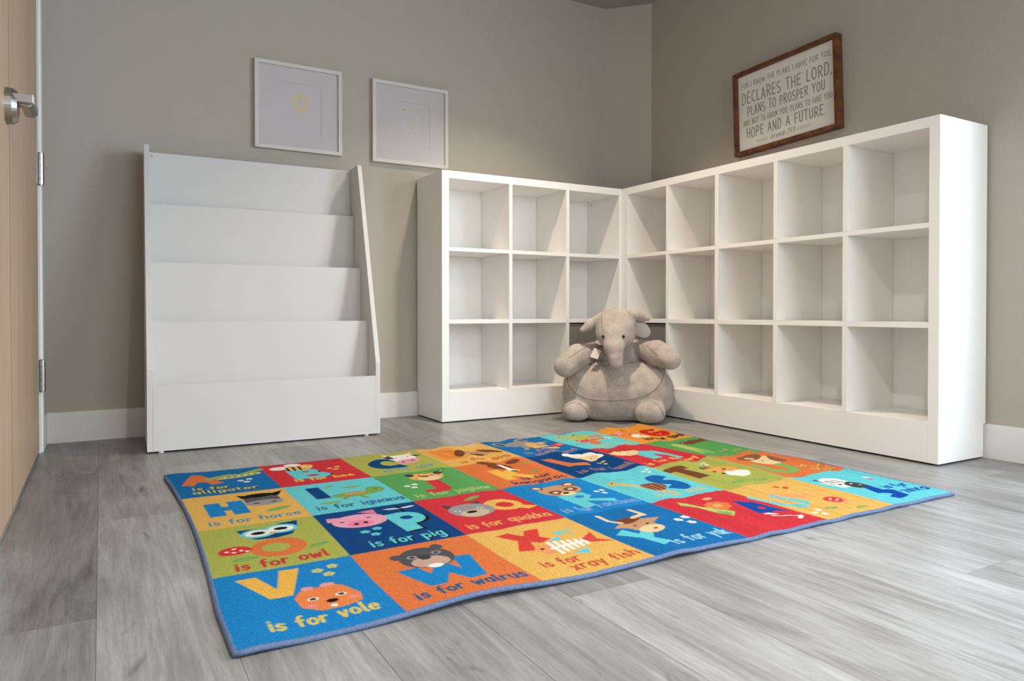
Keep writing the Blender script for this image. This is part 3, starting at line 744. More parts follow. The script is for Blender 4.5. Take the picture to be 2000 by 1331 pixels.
k.poly([(.5, .12), (.88, .2), (.86, .36), (.78, .5), (.6, .5), (.5, .36)], WH); k.poly([(.42, .28), (.54, .2), (.56, .3)], WH); k.poly([(.46, .24), (.58, .14), (.6, .3), (.5, .34)], DG)
k.poly([(.82, .22), (.96, .3), (.86, .36)], DG); k.poly([(.52, .1), (.5, .02), (.6, .14)], CR); k.poly([(.8, .18), (.9, .08), (.86, .22)], CR)
k.ell(.68, .5, .16, .10, PK); k.ell(.62, .5, .022, .018, BK); k.ell(.74, .5, .022, .018, BK); k.ell(.62, .3, .016, .014, BK); k.ell(.77, .3, .016, .014, BK)
k.cap('is for cow', .22, .84, .88, .13, lin(60, 150, 190), None, -.03)
k = Cell(0, 3)
k.big('D', .1, .46, .14, .62, .14, lin(228, 130, 50))
k.ell(.62, .5, .2, .15, TN); k.ell(.42, .46, .07, .17, BR, 20); k.ell(.84, .5, .06, .18, BR, -25); k.ell(.6, .58, .1, .07, BR); k.ell(.6, .56, .04, .025, BK)
k.ell(.55, .44, .014, .012, BK); k.ell(.69, .44, .014, .012, BK); k.flower(.75, .1, CR)
k.cap('is for dog', .2, .88, .9, .13, lin(200, 70, 40), None, -.03)
k = Cell(0, 4)
k.big('E', .4, .84, .3, .7, .12, YL)
k.ell(.2, .24, .13, .12, LG, 0); k.ell(.18, .24, .07, .07, DG); k.ell(.4, .28, .15, .13, LG); k.ell(.58, .16, .1, .1, LG); k.ell(.57, .17, .05, .05, DG)
k.st([(.4, .35), (.42, .5), (.36, .6)], .07, LG); k.ell(.36, .27, .012, .01, BK); k.ell(.45, .25, .012, .01, BK)
k.leaf(.88, .3, .07, 20); k.ell(.9, .55, .1, .07, RD, -10); k.ell(.92, .55, .05, .04, lin(236, 140, 50))
k.cap('is for', .2, .6, .82, .1, lin(206, 120, 110), None, -.03); k.cap('elephant', .25, .9, .95, .1, lin(206, 120, 110), None, -.03)
k = Cell(0, 5)
k.big('F', .36, .84, .3, .74, .13, OR)
k.ell(.4, .26, .28, .15, lin(170, 184, 92)); k.ell(.2, .2, .06, .05, lin(170, 184, 92)); k.ell(.2, .2, .02, .018, BK); k.ell(.52, .14, .05, .045, lin(170, 184, 92)); k.ell(.52, .14, .02, .018, BK)
k.mush(.36, .52, .95, False); k.flower(.8, .48, WH, .8); k.leaf(.16, .7, .08, 10)
k.cap('is for frog', .2, .88, .9, .12, lin(196, 184, 90), None, -.03)
k = Cell(0, 6)
k.big('G', .52, .92, .28, .74, .13, lin(206, 24, 30))
k.ell(.28, .48, .18, .17, lin(230, 130, 50)); k.ell(.34, .62, .14, .11, WH); k.ell(.18, .34, .06, .07, PK, 20); k.poly([(.1, .4), (.04, .3), (.16, .36)], BR); k.poly([(.3, .3), (.34, .18), (.4, .34)], BR)
k.ell(.26, .5, .016, .014, BK); k.ell(.38, .5, .016, .014, BK); k.ell(.34, .62, .03, .02, DG)
k.cap('is for goat', .2, .95, .88, .15, DG, BK, -.03, .025)
# row 2
k = Cell(1, 0)
k.big('H', .13, .55, .26, .68, .15, BB)
k.poly([(.54, .2), (.88, .2), (.88, .42), (.54, .42)], lin(92, 88, 90)); k.ell(.71, .42, .19, .085, LG); k.poly([(.5, .1), (.58, .14), (.6, .24), (.53, .22)], BK); k.poly([(.97, .08), (.84, .14), (.84, .24), (.9, .22)], BK)
k.ell(.71, .17, .16, .065, BK); k.ell(.63, .42, .03, .014, BK); k.ell(.8, .42, .03, .014, BK)
k.leaf(.78, .66, .13, -20); k.cap('is for horse', .12, .93, .9, .13, lin(40, 140, 170), None, 0)
k = Cell(1, 1)
k.poly([(.19, .14), (.33, .14), (.34, .55), (.19, .54)], NV)
k.ell(.6, .52, .25, .075, lin(120, 160, 70), 0); k.ell(.84, .44, .10, .10, lin(120, 160, 70)); k.st([(.62, .58), (.66, .68)], .05, lin(120, 160, 70)); k.st([(.5, .56), (.44, .64)], .05, lin(120, 160, 70))
k.ell(.6, .5, .12, .035, lin(220, 140, 90)); k.ell(.86, .42, .014, .012, BK); k.leaf(.45, .16, .07, -30, lin(130, 160, 60)); k.leaf(.65, .27, .1, 5, lin(130, 160, 60)); k.leaf(.28, .7, .11, 0, lin(130, 160, 60))
k.cap('is for iguana', .1, .97, .88, .14, lin(50, 96, 140), None, 0, .025)
k = Cell(1, 2)
k.poly([(.44, .4), (.6, .4), (.58, .74), (.5, .82), (.28, .82), (.27, .70), (.42, .70)], RD)
k.ell(.54, .24, .2, .15, lin(232, 170, 90)); k.ell(.38, .14, .05, .06, DG); k.ell(.72, .16, .05, .06, DG); k.ell(.55, .3, .13, .09, CR); k.ell(.53, .22, .06, .03, BR); k.ell(.48, .18, .018, .014, BK); k.ell(.63, .2, .018, .014, BK)
for (a, b) in ((.44, .12), (.52, .1), (.6, .12), (.68, .26), (.4, .28)): k.ell(a, b, .012, .01, BR)
k.flower(.18, .5, WH); k.leaf(.8, .1, .1, -60, lin(70, 140, 60)); k.cap('is for jaguar', .1, .96, .91, .13, lin(168, 190, 100), None, 0)
k = Cell(1, 3)
k.big('K', .2, .66, .36, .78, .14, lin(232, 180, 60))
k.ell(.5, .24, .15, .15, BR); k.ell(.4, .08, .05, .12, BR, -20); k.ell(.76, .12, .09, .07, BR, 20); k.poly([(.5, .16), (.56, .16), (.6, .44), (.5, .46)], WH); k.ell(.55, .46, .05, .03, BK)
k.leaf(.82, .3, .08, 20); k.leaf(.74, .58, .08, 0); k.cap('is for', .42, .78, .82, .1, lin(60, 50, 90), None, 0, .025); k.cap('kangaroo', .22, .9, .95, .11, lin(60, 50, 90), None, 0, .025)
k = Cell(1, 4)
k.poly([(.14, .16), (.26, .2), (.3, .52), (.5, .58), (.46, .68), (.2, .62)], OR)
for (a, b, c_, d_) in ((.56, .22, .12, .1), (.68, .16, .12, .1), (.8, .24, .1, .1), (.84, .36, .08, .08), (.54, .32, .08, .08)): k.ell(a, b, c_, d_, WH)
k.ell(.68, .34, .17, .12, CR); k.ell(.6, .33, .014, .012, BK); k.ell(.76, .35, .014, .012, BK); k.flower(.68, .58, lin(214, 196, 110), .8)
k.cap('is for lamb', .14, .92, .9, .13, lin(160, 120, 110), None, 0)
k = Cell(1, 5)
k.big('M', .34, .88, .36, .78, .13, AQ)
k.ell(.3, .3, .2, .17, lin(150, 62, 40)); k.ell(.32, .34, .18, .13, CR); k.ell(.14, .34, .06, .06, CR); k.ell(.27, .3, .014, .012, BK); k.ell(.38, .33, .014, .012, BK); k.st([(.28, .41), (.36, .43)], .012, BR)
k.cap('is for monkey', .14, .92, .92, .12, lin(232, 170, 80), None, 0)
k = Cell(1, 6)
k.st([(.2, .78), (.24, .28), (.38, .74), (.42, .22)], .085, lin(176, 192, 96))
k.ell(.7, .22, .2, .08, BR, -10); k.poly([(.84, .18), (.98, .06), (.96, .3)], BR); k.ell(.55, .17, .06, .055, BR); k.ell(.54, .16, .012, .01, WH); k.poly([(.48, .15), (.4, .19), (.5, .2)], BK)
k.cap('is for', .52, .92, .8, .08, lin(176, 160, 80), None, 0); k.cap('newt', .6, .96, .93, .09, lin(176, 160, 80), None, 0)
# row 3
k = Cell(2, 0)
k.ell(.55, .6, .22, .19, OR); k.ell(.53, .6, .11, .09, OL)
k.poly([(.30, .12), (.42, .12), (.56, .15), (.68, .07), (.84, .05), (.80, .22), (.72, .36), (.58, .40), (.42, .38), (.34, .28)], NV); k.ell(.46, .24, .145, .105, AQ); k.ell(.66, .2, .145, .105, AQ); k.ell(.46, .24, .11, .075, WH); k.ell(.66, .2, .11, .075, WH); k.ell(.46, .24, .06, .035, BK); k.ell(.66, .2, .06, .035, BK)
k.poly([(.54, .25), (.6, .25), (.57, .31)], YL)
k.mush(.22, .56, 1.0, False); k.leaf(.27, .74, .1, -5); k.leaf(.85, .68, .09, -20)
k.cap('is for owl', .18, .86, .94, .15, lin(196, 50, 50), None, -.03, .028)
k = Cell(2, 1)
for (dx, c_) in ((.025, BK), (0, AQ)):
    k.poly([(.57+dx, .26+dx), (.74+dx, .24+dx), (.76+dx, .70+dx), (.60+dx, .72+dx)], c_); k.ell(.75+dx, .40+dx, .16, .155, c_)
k.ell(.745, .39, .06, .045, NV)
k.ell(.34, .3, .25, .165, lin(232, 158, 180)); k.poly([(.08, .14), (.2, .16), (.16, .28), (.06, .24)], lin(232, 150, 175)); k.poly([(.4, .08), (.56, .06), (.54, .2)], lin(220, 120, 150))
k.ell(.32, .36, .12, .08, lin(236, 100, 140), 0, .6, 2); k.ell(.28, .37, .022, .026, BK); k.ell(.37, .36, .022, .026, BK); k.ell(.18, .28, .022, .012, BK); k.ell(.44, .25, .022, .012, BK)
k.flower(.28, .58, AQ, 1.2); k.st([(.8, .06), (.8, .24)], .025, BK); k.ell(.72, .12, .07, .016, WH, 12); k.ell(.88, .12, .07, .016, WH, -12)
k.cap('is for pig', .22, .86, .92, .15, AQ, BK, -.03)
k = Cell(2, 2)
k.ell(.72, .45, .19, .16, lin(228, 176, 70)); k.poly([(.86, .5), (1.0, .6), (.88, .64), (.78, .58)], lin(228, 176, 70)); k.ell(.73, .46, .09, .075, RD)
k.poly([(.16, .24), (.28, .3), (.18, .4)], DG); k.poly([(.56, .26), (.46, .28), (.52, .4)], DG); k.ell(.37, .46, .22, .18, LG); k.ell(.36, .54, .14, .09, lin(200, 180, 150)); k.ell(.35, .5, .055, .03, BK)
k.ell(.24, .44, .03, .02, WH); k.ell(.24, .44, .02, .01, BK); k.ell(.47, .44, .03, .02, WH); k.ell(.47, .44, .02, .01, BK); k.leaf(.56, .15, .12, -30)
k.cap('is for quokka', .1, .94, .9, .14, lin(226, 160, 90), None, -.02)
k = Cell(2, 3)
k.poly([(.34, .46), (.5, .44), (.64, .46), (.66, .58), (.56, .66), (.8, .74), (.76, .84), (.5, .7), (.5, .84), (.36, .84)], AQ); k.ell(.53, .56, .05, .035, BB)
k.ell(.5, .3, .24, .16, TN); k.ell(.32, .16, .07, .06, BR); k.ell(.32, .16, .045, .035, CR); k.ell(.7, .18, .07, .06, BR); k.ell(.7, .18, .045, .035, CR)
k.ell(.42, .34, .075, .06, BR, -20); k.ell(.62, .32, .075, .06, BR, 20); k.ell(.42, .34, .03, .02, WH); k.ell(.62, .32, .03, .02, WH); k.ell(.51, .42, .08, .06, CR); k.ell(.5, .4, .04, .022, BK)
k.flower(.8, .5, WH, .9); k.cap('is for raccoon', .08, .96, .92, .13, lin(130, 160, 210), None, -.02)
k = Cell(2, 4)
k.big('S', .56, .84, .3, .82, .16, lin(0, 96, 168))
k.st([(.12, .38), (.24, .5), (.42, .74), (.5, .8)], .07, YL); k.ell(.13, .36, .05, .045, YL); k.ell(.13, .36, .016, .012, BK)
k.ell(.46, .6, .14, .12, BR, 20)
for a in (.38, .44, .5, .56): k.st([(a, .52), (a-.02, .7)], .012, lin(214, 150, 90))
k.flower(.78, .16, WH, .7); k.leaf(.32, .3, .07, 0); k.cap('is for snail', .2, .88, .92, .12, lin(196, 186, 110), None, -.02)
k = Cell(2, 5)
k.poly([(.06, .16), (.16, .12), (.36, .16), (.34, .28), (.26, .28), (.3, .6), (.16, .58), (.16, .26), (.04, .26)], BR)
k.ell(.66, .44, .22, .16, lin(230, 160, 70)); k.ell(.72, .6, .16, .11, WH); k.poly([(.5, .28), (.54, .38), (.44, .36)], DG); k.poly([(.6, .24), (.64, .36), (.54, .34)], DG); k.ell(.5, .48, .04, .02, DG); k.ell(.56, .56, .04, .02, DG)
k.ell(.76, .4, .03, .02, DG); k.ell(.62, .5, .018, .014, BK); k.flower(.72, .12, WH, .8); k.leaf(.36, .88, .1, 0); k.leaf(.7, .88, .1, 10); k.ell(.5, .82, .12, .05, GR, 0, .5, 6)
k = Cell(2, 6)
k.st([(.22, .42), (.22, .7), (.3, .82), (.42, .8), (.46, .68), (.46, .46)], .1, lin(110, 178, 90))
k.ell(.5, .38, .17, .17, CR); k.ell(.46, .2, .18, .1, lin(140, 90, 60)); k.ell(.66, .42, .1, .14, lin(140, 90, 60), 20); k.ell(.44, .22, .05, .05, CR); k.ell(.44, .22, .025, .025, lin(200, 120, 70)); k.ell(.46, .38, .016, .014, BK); k.ell(.58, .4, .016, .014, BK)
k.cap('is for', .56, .96, .78, .09, lin(226, 180, 80), BR, 0); k.cap('urial', .6, .94, .92, .1, lin(226, 180, 80), BR, 0)
# row 4
k = Cell(3, 0)
k.poly([(.14, .11), (.28, .10), (.38, .34), (.45, .05), (.59, .06), (.46, .46), (.31, .47)], lin(232, 176, 62))
k.poly([(.46, .66), (.45, .52), (.5, .44), (.56, .40), (.64, .42), (.72, .39), (.8, .46), (.86, .6), (.84, .7), (.72, .74), (.56, .74)], lin(232, 128, 62))
k.ell(.56, .41, .04, .03, lin(226, 150, 150)); k.ell(.7, .40, .05, .03, lin(226, 150, 150)); k.eye(.555, .57, .022, .014); k.eye(.74, .57, .022, .014); k.ell(.66, .635, .04, .025, BK); k.ell(.65, .70, .022, .02, WH); k.blush(.52, .66); k.blush(.8, .64)
k.flower(.7, .16, lin(204, 196, 96), 1.2); k.cap('is for vole', .22, .89, .88, .14, lin(214, 190, 84), None, -.035, .025)
k = Cell(3, 1)
k.poly([(.2, .42), (.36, .42), (.4, .56), (.5, .42), (.58, .42), (.64, .56), (.68, .34), (.82, .36), (.74, .74), (.6, .76), (.52, .6), (.42, .76), (.3, .75)], BB)
k.ell(.5, .28, .215, .19, lin(84, 80, 82)); k.ell(.29, .2, .05, .05, lin(84, 80, 82)); k.ell(.66, .12, .05, .05, lin(84, 80, 82)); k.ell(.5, .36, .15, .1, lin(196, 160, 140)); k.ell(.49, .27, .05, .045, DG); k.ell(.5, .44, .06, .035, WH)
k.ell(.4, .24, .04, .03, LG); k.ell(.4, .24, .02, .015, BK); k.ell(.61, .22, .04, .03, LG); k.ell(.61, .22, .02, .015, BK)
k.cap('is for walrus', .14, .97, .90, .13, lin(40, 88, 130), None, -.03, .025)
k = Cell(3, 2)
k.poly([(.19, .13), (.32, .1), (.4, .22), (.46, .13), (.6, .13), (.5, .29), (.56, .36), (.44, .4), (.38, .34), (.32, .5), (.18, .47), (.3, .28)], lin(214, 60, 52))
k.poly([(.3, .5), (.36, .43), (.46, .45), (.46, .6), (.36, .62)], lin(236, 150, 90)); k.ell(.37, .5, .018, .014, BK); k.st([(.44, .53), (.82, .5)], .035, WH)
for i in range(6): k.st([(.48+i*.06, .42+i*.008), (.46+i*.06, .63-i*.014)], .035, WH)
k.poly([(.78, .46), (.95, .36), (.9, .5), (1.0, .6), (.8, .54)], lin(214, 70, 60)); k.poly([(.5, .4), (.64, .34), (.62, .42)], AQ); k.poly([(.52, .66), (.7, .62), (.64, .72)], AQ)
k.ell(.7, .28, .05, .035, AQ); k.ell(.8, .26, .03, .02, AQ); k.ell(.78, .34, .02, .016, AQ)
k.cap('is for', .17, .5, .8, .12, lin(196, 70, 50), None, -.02); k.cap('xray fish', .34, .96, .92, .12, lin(196, 70, 50), None, -.05)
k = Cell(3, 3)
k.poly([(.07, .53), (.2, .46), (.26, .58), (.4, .48), (.44, .56), (.32, .68), (.38, .8), (.24, .86), (.2, .68)], AQ)
k.poly([(.26, .38), (.34, .26), (.5, .24), (.6, .36), (.56, .54), (.44, .6), (.34, .52)], TN); k.ell(.47, .52, .12, .075, CR); k.ell(.42, .28, .14, .06, BR)
k.st([(.34, .3), (.26, .24), (.27, .1)], .055, CR); k.st([(.52, .26), (.66, .24), (.64, .1)], .055, CR); k.poly([(.56, .32), (.74, .34), (.6, .42)], TN); k.poly([(.28, .34), (.16, .42), (.3, .44)], TN)
k.ell(.4, .4, .016, .012, BK); k.ell(.52, .42, .016, .012, BK); k.ell(.5, .53, .02, .014, BR)
k.flower(.84, .46, WH, 1.2); k.cap('is for yak', .36, .97, .88, .14, lin(150, 205, 215), None, -.03)
k = Cell(3, 4)
k.poly([(.2, .12), (.3, .3), (.42, .34), (.5, .5), (.38, .58), (.28, .5), (.24, .34), (.16, .2)], lin(170, 196, 96)); k.ell(.36, .5, .08, .05, lin(110, 170, 80))
for i in range(8): k.ell(.5+.085*math.cos(R(45*i)), .32+.07*math.sin(R(45*i)), .045, .04, lin(228, 120, 60))
k.ell(.5, .32, .045, .04, lin(238, 170, 100)); k.ell(.58, .14, .05, .03, lin(210, 170, 120))
k.poly([(.72, .3), (.86, .4), (.92, .72), (.8, .66), (.74, .68), (.62, .64)], AZ); k.ell(.78, .55, .04, .03, RD)
k.st([(.66, .74), (.9, .84)], .016, WH); k.ell(.7, .7, .06, .018, WH, 30); k.ell(.86, .86, .06, .018, WH, -30)
k = Cell(3, 5)
k.poly([(-.05, .28), (.02, .24), (.1, .5), (.26, .66), (.2, .72), (.0, .5)], AQ); k.poly([(.18, .34), (.26, .3), (.36, .62), (.28, .68)], AQ)
k.ell(.42, .42, .2, .08, lin(236, 150, 100), 20, .7, 6); k.ell(.58, .14, .04, .03, lin(210, 70, 50)); k.ell(.64, .2, .04, .03, lin(210, 70, 50)); k.mush(.68, .66, .9); k.leaf(.36, .82, .08, 10); k.leaf(.68, .9, .08, 0); k.flower(.12, .82, WH, .9)
k = Cell(3, 6)
k.poly([(.38, .5), (.5, .48), (.46, .66), (.56, .7), (.5, .88), (.3, .9), (.28, .82), (.4, .78), (.3, .7)], AZ)
k.ell(.3, .3, .15, .16, WH); k.poly([(.16, .14), (.24, .12), (.22, .26)], DG)
for i in range(3): k.st([(.2+i*.07, .22), (.24+i*.07, .32)], .02, BK)
k.ell(.4, .44, .1, .1, DG); k.ell(.39, .4, .014, .012, WH); k.ell(.44, .46, .014, .012, WH); k.ell(.28, .36, .02, .016, BK)
k.ell(.84, .3, .05, .03, WH, 30); k.ell(.8, .36, .04, .025, lin(220, 90, 90), -20)
k.cap('is for', .56, .92, .66, .1, AZ, None, 0, .028); k.cap('zebra', .58, .96, .82, .12, AZ, None, 0, .028)

def rug_z(x, y):
    """height of the rug surface over the floor: ripples that fade towards the left, a lifted front edge."""
    x = np.asarray(x, float); y = np.asarray(y, float)
    far = np.clip((y-RY1)/0.75, 0, 1)
    amp = 0.0070*np.clip((x+1.75)/0.75, 0, 1)*(0.30+0.70*np.clip(far*1.5, 0, 1))
    z = amp*(1+0.7*np.sin(2*np.pi*(x+0.05*np.sin(3*y))/0.15 + 0.5*np.sin(5*x))+0.3*np.sin(2*np.pi*x/0.093+1.3*y))*(0.75+0.25*np.sin(7*y+4*x))
    z = z + 0.0006*np.clip((x+1.3)/0.5, 0, 1)*np.sin(2*np.pi*(x+0.02*np.sin(9*y))/0.034)
    f = np.clip(1-(y-RY1)/0.22, 0, 1)                       # near the front edge
    z = z + f*f*0.009*np.exp(-((x+1.78)/0.14)**2) + f*f*0.006*np.exp(-((x+1.33)/0.12)**2)
    z = z + 0.004*np.exp(-((x+2.15)/0.05)**2)*np.clip(np.sin((y+0.9)*5.5), 0, 1)
    return 0.0078 + z
def rug_xy(x, y):
    """slightly wandering outline."""
    u = (x-RX0)/(RX1-RX0); v = (RY0-y)/(RY0-RY1)
    dx = (1-u)**3*0.018*np.sin(np.pi*np.clip(v*1.15, 0, 1))
    dy = (1-v)**3*(-0.012*np.sin(np.pi*u*1.3)) + v**3*0.008*np.exp(-((u-0.22)/0.07)**2)
    return x+dx, y+dy
NR = np.random.RandomState(4)
def rug_map(x, y):
    X0, Y0 = RX0+x, RY0-y; xx, yy = rug_xy(X0, Y0)
    return xx, yy, rug_z(X0, Y0)+NR.uniform(-0.0006, 0.0006, x.shape)
rug = empty('alphabet_rug', ((RX0+RX1)/2, (RY0+RY1)/2, 0))
RI = Matrix.Translation(-rug.location)
me = cv.grid_mesh('pile', rug_map)
M_RUG = attr_mat('woven_rug_pile', 0.95, 0.28, 650.0, 0.6, 520.0, sheen=0.0, spec=0.08)
pile = link_mesh('pile', me, M_RUG, rug, smooth=True); pile.matrix_parent_inverse = RI
# bound edge all round
loop = []
N1, N2 = 150, 100
for i in range(N1): loop.append((RX0+(RX1-RX0)*i/N1, RY0))
for i in range(N2): loop.append((RX1, RY0+(RY1-RY0)*i/N2))
for i in range(N1): loop.append((RX1+(RX0-RX1)*i/N1, RY1))
for i in range(N2): loop.append((RX0, RY1+(RY0-RY1)*i/N2))
pts = []
for (x, y) in loop:
    xx, yy = rug_xy(np.float64(x), np.float64(y)); pts.append((float(xx), float(yy), float(rug_z(x, y))-0.0042))
bm = bmesh.new(); bm_tube(bm, pts, 0.0060, 10, closed=True, ru=0.0046)
b_ = from_bm('bound_edge', bm, M_BIND, rug, smooth=True); b_.matrix_parent_inverse = RI
# woven backing under the pile
nb = 60; bx = np.linspace(RX0, RX1, nb); by = np.linspace(RY0, RY1, nb); vv, ff = [], []
for j in range(nb):
    for i in range(nb):
        xx, yy = rug_xy(bx[i], by[j]); vv.append((float(xx), float(yy), float(rug_z(bx[i], by[j]))-0.0062))
for j in range(nb-1):
    for i in range(nb-1): a = j*nb+i; ff.append((a, a+1, a+nb+1, a+nb))
me = bpy.data.meshes.new('backing'); me.from_pydata(vv, [], ff); me.update()
b_ = link_mesh('backing', me, plain('jute_backing', srgb(120, 112, 100), 0.95), rug, smooth=True); b_.matrix_parent_inverse = RI
tag(rug, 'colourful alphabet rug of animal squares with blue grey bound edge, spread on the plank floor', 'rug')
# ------------------------------------------------------------------ plush elephant floor seat
EC = np.array([-0.235, -0.262]); EL = np.array([0.745, -0.667]); EF = np.array([-0.667, -0.745])   # base, its right (as seen), its forward
def smin(a, b, k):
    h = np.clip(0.5+0.5*(b-a)/k, 0, 1); return b*(1-h)+a*h-k*h*(1-h)
def f_ell(P, c, s, n=2.0):
    q = np.abs((P-np.array(c))/np.array(s))
    k = (q**n).sum(-1)**(1/n)
    return (k-1)*min(s)*0.9 + 0*k
def f_cap(P, a, b, r0, r1):
    a, b = np.array(a), np.array(b); ab = b-a; t = np.clip(((P-a)@ab)/(ab@ab), 0, 1)
    return np.linalg.norm(P-a-t[..., None]*ab, axis=-1)-(r0+(r1-r0)*t)
def f_seat(P):
    d = f_ell(P, (0, 0.002, 0.128), (0.259, 0.163, 0.152), 2.5)
    return np.maximum(d, 0.004-P[..., 2])
def f_head(P):
    d = f_ell(P, (0.0, 0.10, 0.431), (0.094, 0.088, 0.088), 2.1)
    d = smin(d, f_ell(P, (0.0, 0.135, 0.395), (0.075, 0.07, 0.065)), 0.03)
    t = f_cap(P, (-0.004, 0.165, 0.385), (-0.002, 0.205, 0.345), 0.052, 0.043)
    t = smin(t, f_cap(P, (-0.002, 0.205, 0.345), (0.006, 0.218, 0.302), 0.043, 0.031), 0.015)
    t = smin(t, f_cap(P, (0.006, 0.218, 0.302), (0.008, 0.220, 0.275), 0.031, 0.029), 0.008)
    return smin(d, t, 0.022)
def f_torso(P): return f_ell(P, (0.0, -0.045, 0.285), (0.150, 0.085, 0.10), 2.2)
def f_armL(P):
    d = f_cap(P, (-0.115, 0.03, 0.317), (-0.175, 0.10, 0.292), 0.042, 0.053)
    return smin(d, f_cap(P, (-0.175, 0.10, 0.296), (-0.228, 0.15, 0.254), 0.055, 0.052), 0.02)
def f_armR(P):
    d = f_cap(P, (0.115, 0.0, 0.326), (0.18, 0.07, 0.312), 0.044, 0.053)
    return smin(d, f_cap(P, (0.18, 0.07, 0.315), (0.244, 0.13, 0.288), 0.054, 0.046), 0.02)
def f_footL(P): return np.maximum(f_ell(P, (-0.180, 0.118, 0.048), (0.066, 0.072, 0.050), 2.2), 0.003-P[..., 2])
def f_footR(P): return np.maximum(f_ell(P, (0.152, 0.128, 0.050), (0.070, 0.074, 0.053), 2.2), 0.003-P[..., 2])
def f_body(P):
    d = f_seat(P)
    for f, k in ((f_torso, 0.004), (f_head, 0.010), (f_armL, 0.008), (f_armR, 0.008), (f_footL, 0.006), (f_footR, 0.006)):
        d = smin(d, f(P), k)
    # soft stuffing wrinkles
    d = d + 0.0016*np.sin(P[..., 0]*31+2*np.sin(P[..., 2]*23))*np.sin(P[..., 2]*27+P[..., 1]*19)
    return np.maximum(d, 0.002-P[..., 2])
def surface_nets(f, lo, hi, h):
    lo, hi = np.array(lo), np.array(hi); n = np.ceil((hi-lo)/h).astype(int)+1
    ax = [lo[i]+np.arange(n[i])*h for i in range(3)]
    G_ = np.stack(np.meshgrid(*ax, indexing='ij'), -1); D = f(G_)
    s = D < 0
    cells = tuple(m-1 for m in n); cnt = np.zeros(cells); acc = np.zeros(cells+(3,))
    corner = [(0, 0, 0), (1, 0, 0), (0, 1, 0), (1, 1, 0), (0, 0, 1), (1, 0, 1), (0, 1, 1), (1, 1, 1)]
    sl = lambda c_: tuple(slice(c_[i], c_[i]+cells[i]) for i in range(3))
    for a in range(8):
        for b in range(a+1, 8):
            ca, cb = corner[a], corner[b]
            if sum(abs(ca[i]-cb[i]) for i in range(3)) != 1: continue
            da, db = D[sl(ca)], D[sl(cb)]; m = (da < 0) != (db < 0)
            t = np.where(m, da/np.where(m, da-db, 1), 0)
            for i in range(3): acc[..., i] += np.where(m, ca[i]+t*(cb[i]-ca[i]), 0)
            cnt += m
    act = cnt > 0; idx = -np.ones(cells, int); idx[act] = np.arange(act.sum())
    ii = np.stack(np.nonzero(act), -1)
    V = lo + (ii + acc[act]/cnt[act][:, None])*h
    Fq = []
    for axn in range(3):
        o1, o2 = [(1, 2), (2, 0), (0, 1)][axn]
        sh = [slice(1, cells[i]) for i in range(3)]; sh[axn] = slice(0, cells[axn])
        a0 = s[tuple(slice(sh[i].start, sh[i].stop) for i in range(3))]
        b_sl = [slice(sh[i].start, sh[i].stop) for i in range(3)]; b_sl[axn] = slice(1, cells[axn]+1)
        b0 = s[tuple(b_sl)]; m = a0 != b0
        e = np.stack(np.nonzero(m), -1); e = e+np.array([sh[i].start for i in range(3)])
        def at(d1, d2):
            q = e.copy(); q[:, o1] -= d1; q[:, o2] -= d2; return idx[q[:, 0], q[:, 1], q[:, 2]]
        quad = np.stack([at(1, 1), at(0, 1), at(0, 0), at(1, 0)], -1)
        flip = ~a0[m]; quad[flip] = quad[flip][:, ::-1]; Fq.append(quad)
    return V, np.concatenate(Fq)
def to_world(V): return np.concatenate([EC + V[:, :1]*EL + V[:, 1:2]*EF, V[:, 2:3]], 1)
def net_obj(name, f, lo, hi, h, mat, parent):
    V, Q = surface_nets(f, lo, hi, h); Wd = to_world(V) - np.array([EC[0], EC[1], 0])
    me = bpy.data.meshes.new(name); me.from_pydata(Wd.tolist(), [], Q.tolist()); me.update()
    bm = bmesh.new(); bm.from_mesh(me); bmesh.ops.recalc_face_normals(bm, faces=bm.faces[:]); bm.to_mesh(me); bm.free()
    return link_mesh(name, me, mat, parent, smooth=True)
PL_ = NT('warm_grey_plush')
PL_.set(Roughness=0.95); PL_.b.inputs['Specular IOR Level'].default_value = 0.1
PL_.b.inputs['Sheen Weight'].default_value = 0.25; PL_.b.inputs['Sheen Roughness'].default_value = 0.6
tc = PL_.n('ShaderNodeTexCoord')
n1 = PL_.n('ShaderNodeTexNoise', i_Scale=430.0, i_Detail=2.0); PL_.l(tc.outputs['Object'], n1.inputs['Vector'])
n2 = PL_.n('ShaderNodeTexNoise', i_Scale=22.0, i_Detail=3.0); PL_.l(tc.outputs['Object'], n2.inputs['Vector'])
cr = PL_.n('ShaderNodeValToRGB'); cr.color_ramp.elements[0].position = 0.30; cr.color_ramp.elements[0].color = (0.26, 0.212, 0.183, 1)
cr.color_ramp.elements[1].position = 0.68; cr.color_ramp.elements[1].color = (0.70, 0.61, 0.54, 1)
ad = PL_.n('ShaderNodeMath', operation='MULTIPLY_ADD', i_1=0.65); PL_.l(n1.outputs['Fac'], ad.inputs[0])
m2 = PL_.n('ShaderNodeMath', operation='MULTIPLY', i_1=0.35); PL_.l(n2.outputs['Fac'], m2.inputs[0]); PL_.l(m2.outputs[0], ad.inputs[2])
PL_.l(ad.outputs[0], cr.inputs[0]); PL_.l(cr.outputs[0], PL_.b.inputs['Base Color'])
bp = PL_.n('ShaderNodeBump', i_Strength=0.9, i_Distance=0.004); PL_.l(n1.outputs['Fac'], bp.inputs['Height']); PL_.l(bp.outputs[0], PL_.b.inputs['Normal'])
M_PLUSH = PL_.m
M_EARIN = plain('pale_ear_lining', (0.52, 0.50, 0.45, 1), 0.95, noise=0.1, nscale=300, bump=0.5, bscale=300, spec=0.1)
M_SEAM_CREASE = plain('brown_seam_crease_line', (0.12, 0.09, 0.07, 1), 0.9)
